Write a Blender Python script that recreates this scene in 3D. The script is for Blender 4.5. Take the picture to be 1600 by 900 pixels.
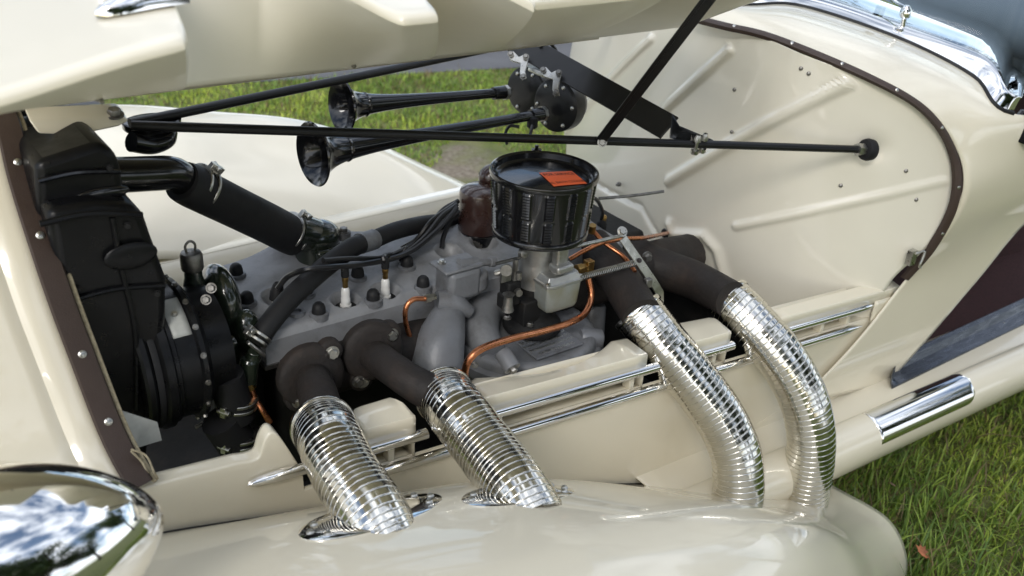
import bpy, bmesh, math, random
from math import sin, cos, pi, radians, sqrt, atan2, exp
from mathutils import Vector, Matrix, noise as mnoise

for _o in list(bpy.data.objects):
    bpy.data.objects.remove(_o, do_unlink=True)
scene = bpy.context.scene
COL = scene.collection

# ------------------------------------------------------------------ camera
FOC = 1500.0                        # focal length in pixels of a 1600 px wide picture
PHI, PITCH, ROLL = radians(38), radians(28), radians(4)
CAM = Vector((-0.25, -1.51, 1.57))
FWD = Vector((sin(PHI) * cos(PITCH), cos(PHI) * cos(PITCH), -sin(PITCH)))
_r = Vector((cos(PHI), -sin(PHI), 0.0))
_u = _r.cross(FWD)
RIGHT = _r * cos(ROLL) + _u * sin(ROLL)
UP = -_r * sin(ROLL) + _u * cos(ROLL)
cd = bpy.data.cameras.new('camera')
cam = bpy.data.objects.new('camera', cd)
COL.objects.link(cam)
m3 = Matrix((RIGHT, UP, -FWD)).transposed()
cam.matrix_world = Matrix.Translation(CAM) @ m3.to_4x4()
cd.sensor_width = 36.0
cd.lens = FOC / 1600.0 * 36.0
cd.clip_start = 0.02
cd.clip_end = 600.0
cd.dof.use_dof = True
cd.dof.focus_distance = 1.72
cd.dof.aperture_fstop = 4.5
scene.camera = cam

# ------------------------------------------------------------------ world, sun, exposure
SUN_EL, SUN_AZ = radians(36), radians(-132)      # azimuth measured from +Y towards +X
w = bpy.data.worlds.new('World')
scene.world = w
w.use_nodes = True
nt = w.node_tree
nt.nodes.clear()
_out = nt.nodes.new('ShaderNodeOutputWorld')
_bg = nt.nodes.new('ShaderNodeBackground')
_sky = nt.nodes.new('ShaderNodeTexSky')
_sky.sky_type = 'NISHITA'
_sky.sun_disc = False
_sky.sun_elevation = SUN_EL
_sky.sun_rotation = SUN_AZ
_sky.air_density = 1.0
_sky.dust_density = 1.2
_tc = nt.nodes.new('ShaderNodeTexCoord')
_mp = nt.nodes.new('ShaderNodeMapping')
_mp.inputs['Scale'].default_value = (1.0, 1.0, 2.2)
_ns = nt.nodes.new('ShaderNodeTexNoise')
_ns.inputs['Scale'].default_value = 2.6
_ns.inputs['Detail'].default_value = 9.0
_ns.inputs['Roughness'].default_value = 0.58
_rp = nt.nodes.new('ShaderNodeValToRGB')
_rp.color_ramp.elements[0].position = 0.40
_rp.color_ramp.elements[1].position = 0.60
_mx = nt.nodes.new('ShaderNodeMix')
_mx.data_type = 'RGBA'
_mx.inputs['B'].default_value = (10.4, 11.0, 12.0, 1)
nt.links.new(_tc.outputs['Generated'], _mp.inputs['Vector'])
nt.links.new(_mp.outputs['Vector'], _ns.inputs['Vector'])
nt.links.new(_ns.outputs['Fac'], _rp.inputs['Fac'])
nt.links.new(_rp.outputs['Color'], _mx.inputs['Factor'])
nt.links.new(_sky.outputs['Color'], _mx.inputs['A'])
nt.links.new(_mx.outputs['Result'], _bg.inputs['Color'])
nt.links.new(_bg.outputs['Background'], _out.inputs['Surface'])
_bg.inputs['Strength'].default_value = 0.13

sd = bpy.data.lights.new('sun', 'SUN')
sd.energy = 1.45
sd.angle = radians(20)
sd.color = (1.0, 0.965, 0.91)
sun = bpy.data.objects.new('sun', sd)
COL.objects.link(sun)
_sv = Vector((sin(SUN_AZ) * cos(SUN_EL), cos(SUN_AZ) * cos(SUN_EL), sin(SUN_EL)))
sun.rotation_euler = _sv.to_track_quat('Z', 'Y').to_euler()
sun.location = _sv * 30

scene.view_settings.view_transform = 'Standard'
scene.view_settings.look = 'None'
scene.view_settings.gamma = 1.0
scene.view_settings.use_curve_mapping = False
scene.view_settings.exposure = 0.4
scene.render.engine = 'CYCLES'
scene.render.resolution_x, scene.render.resolution_y = 1024, 576
scene.cycles.max_bounces = 10
scene.cycles.glossy_bounces = 6
scene.cycles.transparent_max_bounces = 16

# ------------------------------------------------------------------ helpers
V = Vector
def at(px, py, x=None, y=None, z=None, side=None):
    """point of the place seen at a photograph pixel, on a known plane of the car"""
    r = FWD + RIGHT * ((px - 800) / FOC) + UP * ((450 - py) / FOC)
    if x is not None: t = (x - CAM.x) / r.x
    elif y is not None: t = (y - CAM.y) / r.y
    elif z is not None: t = (z - CAM.z) / r.z
    else:                                                     # the slanted side of the body, pushed out by `side`
        a, b = -.385 - side, -.053
        t = (a + b * CAM.x - CAM.y) / (r.y - b * r.x)
    return CAM + r * t
def ys(x): return -.385 - .053 * x

def lerp(a, b, t): return a + (b - a) * t
def interp(x, pts):
    if x <= pts[0][0]: return pts[0][1]
    for (x0, y0), (x1, y1) in zip(pts, pts[1:]):
        if x <= x1: return y0 + (y1 - y0) * (x - x0) / (x1 - x0)
    return pts[-1][1]
def sinterp(x, pts):
    """smooth (cubic Hermite) interpolation"""
    n = len(pts)
    if x <= pts[0][0]: return pts[0][1]
    if x >= pts[-1][0]: return pts[-1][1]
    for i in range(n - 1):
        x0, y0 = pts[i]; x1, y1 = pts[i + 1]
        if x <= x1:
            def sl(k):
                if k == 0: return (pts[1][1] - pts[0][1]) / (pts[1][0] - pts[0][0])
                if k == n - 1: return (pts[-1][1] - pts[-2][1]) / (pts[-1][0] - pts[-2][0])
                return (pts[k + 1][1] - pts[k - 1][1]) / (pts[k + 1][0] - pts[k - 1][0])
            h = x1 - x0; t = (x - x0) / h
            return ((2*t**3 - 3*t*t + 1) * y0 + (t**3 - 2*t*t + t) * h * sl(i)
                    + (-2*t**3 + 3*t*t) * y1 + (t**3 - t*t) * h * sl(i + 1))
def smooth(a, b, x):
    t = min(1, max(0, (x - a) / (b - a))); return t * t * (3 - 2 * t)
def catmull(pts, k=8):
    pts = [V(p) for p in pts]
    if len(pts) < 3:
        return [pts[0].lerp(pts[1], i / k) for i in range(k + 1)]
    P = [pts[0] * 2 - pts[1]] + pts + [pts[-1] * 2 - pts[-2]]
    out = []
    for i in range(1, len(P) - 2):
        a, b, c, d = P[i - 1], P[i], P[i + 1], P[i + 2]
        for j in range(k):
            t = j / k
            out.append(0.5 * ((2 * b) + (c - a) * t + (2*a - 5*b + 4*c - d) * t*t + (3*b - a - 3*c + d) * t**3))
    out.append(pts[-1])
    return out
def resample(path, step):
    L = [0]
    for a, b in zip(path, path[1:]): L.append(L[-1] + (b - a).length)
    n = max(2, int(round(L[-1] / step)))
    out, j = [], 0
    for i in range(n + 1):
        s = L[-1] * i / n
        while j < len(L) - 2 and L[j + 1] < s: j += 1
        t = (s - L[j]) / max(1e-9, L[j + 1] - L[j])
        out.append(path[j].lerp(path[j + 1], min(1, t)))
    return out, L[-1]
def frames(path, up=None):
    T = []
    n = len(path)
    for i in range(n):
        d = path[min(n - 1, i + 1)] - path[max(0, i - 1)]
        T.append(d.normalized())
    a = up or (V((0, 0, 1)) if abs(T[0].z) < .9 else V((1, 0, 0)))
    N = [(a - T[0] * a.dot(T[0])).normalized()]
    for i in range(1, n):
        v = N[-1] - T[i] * N[-1].dot(T[i])
        N.append(v.normalized() if v.length > 1e-6 else N[-1])
    return [(T[i], N[i], T[i].cross(N[i])) for i in range(n)]
def axes(d, up=None):
    d = V(d).normalized()
    a = V(up) if up else (V((0, 0, 1)) if abs(d.z) < .95 else V((1, 0, 0)))
    u = (a - d * a.dot(d)).normalized()
    return d, u, d.cross(u)

class MB:
    def __init__(s): s.v = []; s.f = []
    def add(s, vs, fs):
        o = len(s.v); s.v += [tuple(p) for p in vs]; s.f += [tuple(i + o for i in f) for f in fs]; return s
    def box(s, c, size, ax=None):
        c = V(c); X, Y, Z = ax or (V((1,0,0)), V((0,1,0)), V((0,0,1)))
        hx, hy, hz = [q / 2 for q in size]
        vs = [c + X*i*hx + Y*j*hy + Z*k*hz for k in (-1,1) for j in (-1,1) for i in (-1,1)]
        return s.add(vs, [(0,2,3,1),(4,5,7,6),(0,1,5,4),(2,6,7,3),(0,4,6,2),(1,3,7,5)])
    def tube(s, pts, r, n=12, k=8, smoothpath=True, caps=True, flat=None, up=None):
        path = catmull(pts, k) if smoothpath else [V(p) for p in pts]
        m = len(path); fr = frames(path, up)
        vs = []
        for i, p in enumerate(path):
            t = i / (m - 1)
            rr = r(t) if callable(r) else (sinterp(t, r) if isinstance(r, list) else r)
            T, N, B = fr[i]
            for j in range(n):
                a = 2 * pi * j / n
                vs.append(p + N * (cos(a) * rr) + B * (sin(a) * rr * (flat or 1)))
        fs = [(i*n + j, i*n + (j+1) % n, (i+1)*n + (j+1) % n, (i+1)*n + j) for i in range(m - 1) for j in range(n)]
        if caps: fs += [tuple(range(n - 1, -1, -1)), tuple((m-1)*n + j for j in range(n))]
        return s.add(vs, fs)
    def lathe(s, prof, o, d, n=24, up=None, a0=0.0, sx=1.0, sy=1.0, cap0=True):
        """prof: (radius, height) pairs along direction d from o"""
        D, U, W = axes(d, up); o = V(o)
        vs, fs, rings = [], [], []
        for r, h in prof:
            if r < 1e-6:
                rings.append([len(vs)]); vs.append(o + D * h)
            else:
                rings.append(list(range(len(vs), len(vs) + n)))
                for j in range(n):
                    a = 2*pi*j/n + a0
                    vs.append(o + D*h + U*(cos(a)*r*sx) + W*(sin(a)*r*sy))
        for A, Bq in zip(rings, rings[1:]):
            for j in range(n):
                k = (j + 1) % n
                if len(A) == 1 and len(Bq) == 1: continue
                if len(A) == 1: fs.append((A[0], Bq[k], Bq[j]))
                elif len(Bq) == 1: fs.append((A[j], A[k], Bq[0]))
                else: fs.append((A[j], A[k], Bq[k], Bq[j]))
        if cap0 and len(rings[0]) > 1: fs.append(tuple(reversed(rings[0])))
        if len(rings[-1]) > 1: fs.append(tuple(rings[-1]))
        return s.add(vs, fs)
    def prism(s, poly, o, ux, uy, th):
        o, ux, uy = V(o), V(ux), V(uy); nz = ux.cross(uy).normalized() * th
        n = len(poly)
        a = [o + ux*p + uy*q for p, q in poly]
        vs = a + [p + nz for p in a]
        return s.add(vs, [tuple(range(n - 1, -1, -1)), tuple(range(n, 2*n))] +
                     [(i, (i+1) % n, n + (i+1) % n, n + i) for i in range(n)])
    def plate(s, pts, off):
        """flat or bent outline of 3-D points thickened by vector off"""
        n = len(pts); off = V(off); a = [V(p) for p in pts]
        return s.add(a + [p + off for p in a], [tuple(range(n - 1, -1, -1)), tuple(range(n, 2*n))] +
                     [(i, (i+1) % n, n + (i+1) % n, n + i) for i in range(n)])
    def patch(s, fn, nu, nv):
        vs = [fn(i / nu, j / nv) for i in range(nu + 1) for j in range(nv + 1)]
        q = nv + 1
        return s.add(vs, [(i*q + j, (i+1)*q + j, (i+1)*q + j + 1, i*q + j + 1) for i in range(nu) for j in range(nv)])
    def ball(s, c, r, n=16, m=10, ax=None, sq=(1, 1, 1)):
        X, Y, Z = ax or (V((1,0,0)), V((0,1,0)), V((0,0,1)))
        vs = [V(c) + Z*(-r*sq[2])]; fs = []
        for i in range(1, m):
            t = -pi/2 + pi*i/m
            for j in range(n):
                a = 2*pi*j/n
                vs.append(V(c) + X*(r*sq[0]*cos(t)*cos(a)) + Y*(r*sq[1]*cos(t)*sin(a)) + Z*(r*sq[2]*sin(t)))
        vs.append(V(c) + Z*(r*sq[2]))
        for j in range(n): fs.append((0, 1 + (j+1) % n, 1 + j))
        for i in range(m - 2):
            for j in range(n):
                a, b = 1 + i*n + j, 1 + i*n + (j+1) % n
                fs.append((a, b, b + n, a + n))
        e = len(vs) - 1; o = 1 + (m-2)*n
        for j in range(n): fs.append((e, o + j, o + (j+1) % n))
        return s.add(vs, fs)

def build(name, mb, mat, parent=None, label=None, sm=True, bevel=0, solid=0, seg=2, subsurf=0, angle=40):
    me = bpy.data.meshes.new(name)
    me.from_pydata(mb.v, [], mb.f)
    bm = bmesh.new(); bm.from_mesh(me)
    if solid == 0: bmesh.ops.recalc_face_normals(bm, faces=bm.faces)
    bm.to_mesh(me); bm.free()
    me.materials.append(mat)
    o = bpy.data.objects.new(name, me)
    COL.objects.link(o)
    if parent: o.parent = parent
    if label: o['label'] = label
    if solid:
        md = o.modifiers.new('solid', 'SOLIDIFY'); md.thickness = abs(solid); md.offset = -1 if solid > 0 else 1
    if bevel:
        md = o.modifiers.new('bevel', 'BEVEL'); md.width = bevel; md.segments = seg; md.limit_method = 'ANGLE'; md.angle_limit = radians(35)
        md.harden_normals = False
    if subsurf:
        md = o.modifiers.new('sub', 'SUBSURF'); md.levels = subsurf; md.render_levels = subsurf
    if sm:
        for p in me.polygons: p.use_smooth = True
        me.set_sharp_from_angle(angle=radians(angle))
    return o
def empty(name, loc=(0, 0, 0)):
    o = bpy.data.objects.new(name, None); COL.objects.link(o); o.location = loc; o.empty_display_size = .1
    return o
def tag(o, label=None, cat=None, group=None, kind=None):
    if label: o['label'] = label
    if cat: o['category'] = cat
    if group: o['group'] = group
    if kind: o['kind'] = kind
    return o

# ------------------------------------------------------------------ materials
def mat(name, col, rough=.5, metal=0, coat=0, coat_rough=.03, var=.0, var_scale=20, bump=0, bump_scale=200,
        rvar=0, col2=None, spec=.5, sheen=0, dirt=None, dirt_scale=6, dirt_amt=.5, stretch=None):
    m = bpy.data.materials.new(name); m.use_nodes = True
    t = m.node_tree; b = t.nodes['Principled BSDF']
    b.inputs['Base Color'].default_value = (*col, 1)
    b.inputs['Roughness'].default_value = rough
    b.inputs['Metallic'].default_value = metal
    b.inputs['Coat Weight'].default_value = coat
    b.inputs['Coat Roughness'].default_value = coat_rough
    b.inputs['Specular IOR Level'].default_value = spec
    tc = t.nodes.new('ShaderNodeTexCoord')
    vec = tc.outputs['Object']
    if stretch:
        mp = t.nodes.new('ShaderNodeMapping'); mp.inputs['Scale'].default_value = stretch
        t.links.new(vec, mp.inputs['Vector']); vec = mp.outputs['Vector']
    def noise(scale, detail=5, ro=.55):
        n = t.nodes.new('ShaderNodeTexNoise'); n.inputs['Scale'].default_value = scale
        n.inputs['Detail'].default_value = detail; n.inputs['Roughness'].default_value = ro
        t.links.new(vec, n.inputs['Vector']); return n
    cur = None
    if var or col2:
        n = noise(var_scale)
        mx = t.nodes.new('ShaderNodeMix'); mx.data_type = 'RGBA'
        c2 = col2 or tuple(max(0, c * (1 - var)) for c in col)
        mx.inputs['A'].default_value = (*col, 1); mx.inputs['B'].default_value = (*c2, 1)
        rp = t.nodes.new('ShaderNodeMapRange'); rp.inputs['From Min'].default_value = .35; rp.inputs['From Max'].default_value = .68
        t.links.new(n.outputs['Fac'], rp.inputs['Value']); t.links.new(rp.outputs['Result'], mx.inputs['Factor'])
        cur = mx.outputs['Result']
    if dirt:
        n = noise(dirt_scale, 8, .65)
        rp = t.nodes.new('ShaderNodeMapRange'); rp.inputs['From Min'].default_value = .5; rp.inputs['From Max'].default_value = .72
        rp.inputs['To Max'].default_value = dirt_amt
        mx = t.nodes.new('ShaderNodeMix'); mx.data_type = 'RGBA'
        if cur: t.links.new(cur, mx.inputs['A'])
        else: mx.inputs['A'].default_value = (*col, 1)
        mx.inputs['B'].default_value = (*dirt, 1)
        t.links.new(n.outputs['Fac'], rp.inputs['Value']); t.links.new(rp.outputs['Result'], mx.inputs['Factor'])
        cur = mx.outputs['Result']
    if cur: t.links.new(cur, b.inputs['Base Color'])
    if rvar:
        n = noise(var_scale * 1.7)
        rp = t.nodes.new('ShaderNodeMapRange'); rp.inputs['From Min'].default_value = .3; rp.inputs['From Max'].default_value = .7
        rp.inputs['To Min'].default_value = max(0, rough - rvar); rp.inputs['To Max'].default_value = min(1, rough + rvar)
        t.links.new(n.outputs['Fac'], rp.inputs['Value']); t.links.new(rp.outputs['Result'], b.inputs['Roughness'])
    if bump:
        n = noise(bump_scale, 4)
        bp = t.nodes.new('ShaderNodeBump'); bp.inputs['Strength'].default_value = bump; bp.inputs['Distance'].default_value = .002
        t.links.new(n.outputs['Fac'], bp.inputs['Height']); t.links.new(bp.outputs['Normal'], b.inputs['Normal'])
        if coat: t.links.new(bp.outputs['Normal'], b.inputs['Coat Normal'])
    return m
M = dict(
    cream=mat('cream_paint', (.775, .712, .56), .32, coat=.9, coat_rough=.03, var=.035, var_scale=3, bump=.012, bump_scale=9),
    cream_bright=mat('cream_brightened_paint', (.795, .75, .63), .30, coat=1.0, coat_rough=.03, var=.05, var_scale=5, bump=.02, bump_scale=14),  # firewall cream, albedo raised in place of fill light
    liner=mat('cream_satin_inside', (.80, .755, .63), .45, coat=.15, coat_rough=.15, var=.06, var_scale=5, bump=.03, bump_scale=30),
    black=mat('black_gloss_paint', (.006, .006, .007), .2, spec=.35, coat=.5, coat_rough=.04, bump=.02, bump_scale=40, rvar=.06),
    satin=mat('black_satin_paint', (.006, .0062, .007), .33, spec=.22, var=.3, bump=.05, bump_scale=90, rvar=.1, dirt=(.016, .016, .016), dirt_scale=14, dirt_amt=.35),
    bar=mat('black_bar_paint', (.009, .009, .0095), .38, spec=.3, coat=.12, coat_rough=.2, bump=.04, bump_scale=60, rvar=.08),
    rubber=mat('black_rubber', (.013, .013, .014), .6, spec=.3, bump=.08, bump_scale=260, rvar=.08),
    wire=mat('black_wire', (.012, .012, .013), .35, rvar=.06),
    chrome=mat('chrome', (.86, .85, .83), .055, 1, rvar=.03, var_scale=30, bump=.006, bump_scale=60),
    flex=mat('flexible_steel', (.74, .715, .65), .13, 1, var=.2, var_scale=14, rvar=.05, bump=.012, bump_scale=40),
    steel=mat('plated_steel', (.55, .54, .50), .33, 1, var=.3, var_scale=60, rvar=.1),
    dull=mat('dull_steel', (.30, .29, .27), .48, 1, var=.4, var_scale=80, rvar=.12),
    grey=mat('grey_engine_paint', (.195, .20, .208), .46, .15, var=.25, var_scale=9, bump=.35, bump_scale=130, rvar=.1, dirt=(.045, .042, .038), dirt_scale=11, dirt_amt=.75),
    grey_bright=mat('grey_brightened_paint', (.275, .28, .29), .48, .12, var=.25, var_scale=9, bump=.35, bump_scale=130, rvar=.1, dirt=(.07, .065, .058), dirt_scale=11, dirt_amt=.7),  # engine grey lightened in colour to offset the shade over the head
    greylight=mat('silver_grey_paint', (.19, .197, .21), .46, .1, var=.25, var_scale=14, bump=.3, bump_scale=140, rvar=.1, dirt=(.06, .055, .05), dirt_scale=17, dirt_amt=.7),
    iron=mat('brown_cast_iron', (.024, .019, .0165), .66, spec=.3, var=.35, var_scale=12, bump=.6, bump_scale=110, rvar=.12, col2=(.02, .018, .017), dirt=(.055, .038, .029), dirt_scale=20, dirt_amt=.45),
    block=mat('dark_engine_block', (.012, .012, .012), .65, spec=.25, var=.3, bump=.3, bump_scale=90, dirt=(.035, .03, .026), dirt_scale=14),
    green=mat('dark_green_enamel', (.014, .020, .013), .2, coat=.8, coat_rough=.08, bump=.25, bump_scale=70, rvar=.06),
    brown=mat('brown_enamel', (.040, .018, .014), .28, coat=.6, coat_rough=.08, rvar=.03),
    copper=mat('copper', (.62, .25, .12), .3, 1, col2=(.47, .18, .085), var_scale=35, rvar=.1),
    brass=mat('brass', (.50, .33, .12), .34, 1, col2=(.28, .17, .06), var_scale=60, rvar=.1),
    leather=mat('brown_leather', (.050, .032, .024), .55, col2=(.045, .028, .021), var_scale=26, bump=.25, bump_scale=420, rvar=.1),
    cord=mat('pale_cord', (.42, .36, .24), .8, var=.4, var_scale=200, bump=.3, bump_scale=900),
    porcelain=mat('white_porcelain', (.78, .77, .74), .12, coat=.5),
    pot=mat('cast_zinc', (.44, .44, .42), .38, .75, var=.25, var_scale=40, rvar=.1, bump=.08, bump_scale=240, dirt=(.20, .17, .10), dirt_scale=22, dirt_amt=.6),
    potside=mat('stained_cast_zinc', (.30, .32, .31), .45, .35, col2=(.20, .19, .12), var_scale=16, rvar=.1, bump=.08, bump_scale=240),
    orange=mat('orange_label', (.80, .13, .035), .45),
    print=mat('black_print', (.02, .015, .015), .6),
    maroon=mat('maroon_carpet', (.045, .014, .015), .9, var=.5, var_scale=120, bump=.6, bump_scale=500),
    sill=mat('scuffed_sill_plate', (.12, .13, .15), .3, 1, var=.3, var_scale=16, rvar=.12, stretch=(1, 6, 6)),
    sealing=mat('grey_seal', (.10, .10, .10), .7, bump=.2, bump_scale=300),
    paper=mat('scuffed_white_paper', (.48, .49, .46), .6, var=.35, var_scale=25),
    seat=mat('blue_grey_leather', (.12, .145, .175), .6, var=.15, var_scale=9, bump=.2, bump_scale=260),
)
def glass_mat():
    m = bpy.data.materials.new('windshield_glass'); m.use_nodes = True
    b = m.node_tree.nodes['Principled BSDF']
    b.inputs['Base Color'].default_value = (.80, .88, .90, 1); b.inputs['Roughness'].default_value = .02
    b.inputs['Transmission Weight'].default_value = 1; b.inputs['IOR'].default_value = 1.13
    return m
M['glass'] = glass_mat()
# the engine-turned darker bands of the flexible pipe are geometry; this one is for the pressed plates
# ================================================================== the car: body
car = empty('car')
tag(car, 'cream vintage car with its hood raised and four chrome flexible exhaust pipes', 'car')
def part(name, mb, m, parent=None, **k):
    return build(name, mb, M[m] if isinstance(m, str) else m, parent or car, **k)
def share(src, name, mtx, parent):
    o = bpy.data.objects.new(name, src.data); COL.objects.link(o); o.parent = parent; o.matrix_local = mtx
    for md in src.modifiers:
        n = o.modifiers.new(md.name, md.type)
        if md.type == 'BEVEL':
            n.width = md.width; n.segments = md.segments; n.limit_method = md.limit_method; n.angle_limit = md.angle_limit
    return o
def orient(o, d, up=None):
    D, U, W = axes(d, up)
    return Matrix.Translation(V(o)) @ Matrix((U, W, D)).transposed().to_4x4()

# shared little pieces, built once around their own origin (axis +Z)
_lib = {}
def proto(key):
    if key in _lib: return _lib[key]
    mb = MB(); mt = 'steel'
    if key == 'hex':                                # hexagon bolt head with washer
        mb.lathe([(.0115, 0), (.0115, .002)], (0,0,0), (0,0,1), 20); mb.lathe([(.0085, .002), (.0085, .007), (.007, .009), (0, .009)], (0,0,0), (0,0,1), 6)
    elif key == 'hexsmall':
        mb.lathe([(.005, 0), (.005, .001)], (0,0,0), (0,0,1), 14); mb.lathe([(.0038, .001), (.0038, .0045), (0, .005)], (0,0,0), (0,0,1), 6)
    elif key == 'rivet':                            # slotted dome screw
        mb.lathe([(.0052, 0), (.0048, .0012), (.003, .0022), (0, .0026)], (0,0,0), (0,0,1), 16)
    elif key == 'dome':
        mb.lathe([(.0042, 0), (.0036, .0016), (.0018, .0026), (0, .0028)], (0,0,0), (0,0,1), 12)
    elif key == 'acorn':                            # black domed head nut on its pale boss
        mb.lathe([(.0155, -.002), (.0150, .003), (.0145, .010), (.0125, .017), (.0075, .022), (0, .0235)], (0,0,0), (0,0,1), 18); mt = 'rubber'
    elif key == 'boss':
        mb.lathe([(.0225, -.012), (.0205, .0), (.018, .0015), (0, .0016)], (0,0,0), (0,0,1), 20); mt = 'greylight'
    elif key == 'stud':
        mb.lathe([(.0045, 0), (.0045, .02), (.0035, .022), (0, .022)], (0,0,0), (0,0,1), 10)
        mb.lathe([(.0085, .002), (.0085, .008), (.007, .009), (0, .009)], (0,0,0), (0,0,1), 6)
    elif key == 'washer':
        mb.lathe([(.022, 0), (.021, .002), (.006, .003), (0, .003)], (0,0,0), (0,0,1), 20)
    me = build('proto', mb, M[mt]); me.hide_render = False
    _lib[key] = me.data
    bpy.data.objects.remove(me)
    return _lib[key]
def piece(name, key, o, d, parent=None, m=None, scale=1, label=None):
    me = proto(key)
    if m:
        k2 = key + '_' + m
        if k2 not in _lib:
            me = me.copy(); me.materials.clear(); me.materials.append(M[m]); _lib[k2] = me
        me = _lib[k2]
    ob = bpy.data.objects.new(name, me); COL.objects.link(ob); ob.parent = parent or car
    ob.matrix_local = orient(o, d) @ Matrix.Scale(scale, 4)
    if label: ob['label'] = label
    return ob

# ---- front fenders -------------------------------------------------
ZC = [(-.7, .64), (-.3, .70), (0, .71), (.2, .71), (.4, .69), (.6, .642), (.8, .565), (1.0, .440), (1.2, .295), (1.4, .18), (1.55, .12)]
ZJ = [(-.7, .60), (-.3, .60), (-.04, .578), (.15, .537), (.47, .452), (.75, .36), (1.03, .255), (1.4, .14), (1.55, .1)]
YC = [(-.7, -.86), (.2, -.87), (.5, -.87), (1.0, -.83), (1.2, -.78), (1.4, -.72), (1.6, -.66)]
def fender_z(x, y):
    yj, yc = ys(x) - .004, sinterp(x, YC)
    zj, zc = sinterp(x, ZJ), sinterp(x, ZC)
    t = (y - yj) / (yc - yj)
    if t <= 1: return zj + (zc - zj) * lerp(sinterp(t, [(0, 0), (.12, .27), (.33, .62), (.6, .84), (.85, .97), (1, 1)]), sinterp(t, [(0, 0), (.12, .13), (.33, .36), (.6, .65), (.85, .93), (1, 1)]), smooth(.40, 1.0, x))
    return zc
def fender(u, v, sgn=1, dz=0):
    x = lerp(-.62, 1.5, u)
    yj, yc = ys(x) - .004, sinterp(x, YC)
    zj, zc = sinterp(x, ZJ), sinterp(x, ZC)
    if v < .62:
        t = v / .62
        y = lerp(yj, yc, t); z = fender_z(x, y)
    else:
        a = (v - .62) / .38
        ang = min(1, a / .7) * pi / 2
        y = yc - lerp(.13, .10, smooth(.4, 1.1, x)) * sin(ang); z = zc - .13 * (1 - cos(ang)) - max(0, a - .7) / .3 * .28
        z = min(z, zc)
    return V((x, y * sgn, z + dz * smooth(-.42, -.7, -abs(y) * 1.0) if False else z + dz))
f1 = part('front_fender', MB().patch(lambda u, v: fender(u, v), 110, 60), 'cream', label='cream front fender carrying the chrome pipes and headlamp', solid=.003)
f2 = part('front_fender', MB().patch(lambda u, v: fender(u, v, -1, .10 + .13 * smooth(.5, 1.3, lerp(-.62, 1.5, u))), 80, 50), 'cream', label='cream front fender on the far side of the engine', solid=-.003)
# welt between fender and body, a thin dark bead
def joint(x): return V((x, ys(x) - .006, sinterp(x, ZJ) + .002))
part('fender_welt', MB().tube([joint(-.05 + 1.2 * i / 16) for i in range(17)], .0045, 8, 3), 'rubber')

# ---- body side with its ledge, louvre boxes and strips -------------
def ztop(x): return .66 - .05 * x
def zup(x): return .618 - .043 * x
def zlo(x): return .565 - .041 * x
def side_pt(x, z, out=0): return V((x, ys(x) - out, z))
# plain panel ahead of the first pipe, ending in a raised ear
def ear_top(x):
    return sinterp(x, [(-.03, .662), (.13, .652), (.166, .650), (.174, .672), (.182, .686), (.191, .688), (.200, .676), (.224, .62), (.232, .60)])
xs_b = [-.03 + .262 * i / 70 for i in range(71)] + [.2335 + (1.72 - .2335) * i / 50 for i in range(51)]
vs = []; fs = []; q = 24
for x in xs_b:
    zb = sinterp(x, ZJ) - .06
    zt_ = ear_top(x) if x <= .2325 else zlo(x) + .006
    fold = .024 if x <= .2325 else .004
    for j in range(17): vs.append(side_pt(x, lerp(zb, zt_ - .004, j / 16), 0))
    for a_ in (30, 60, 90): vs.append(side_pt(x, zt_ - .004 + .004 * sin(radians(a_)), -.004 * (1 - cos(radians(a_)))))
    for j in (1, 2, 3, 4): vs.append(side_pt(x, zt_ + .0005 * j, -.004 - (fold - .004) * j / 4))
for i in range(len(xs_b) - 1):
    for j in range(q - 1): fs.append((i*q + j, i*q + j + 1, (i+1)*q + j + 1, (i+1)*q + j))
body = part('body_side', MB().add(vs, fs), 'cream', solid=-.003, label='cream body side below the hood opening')
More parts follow.
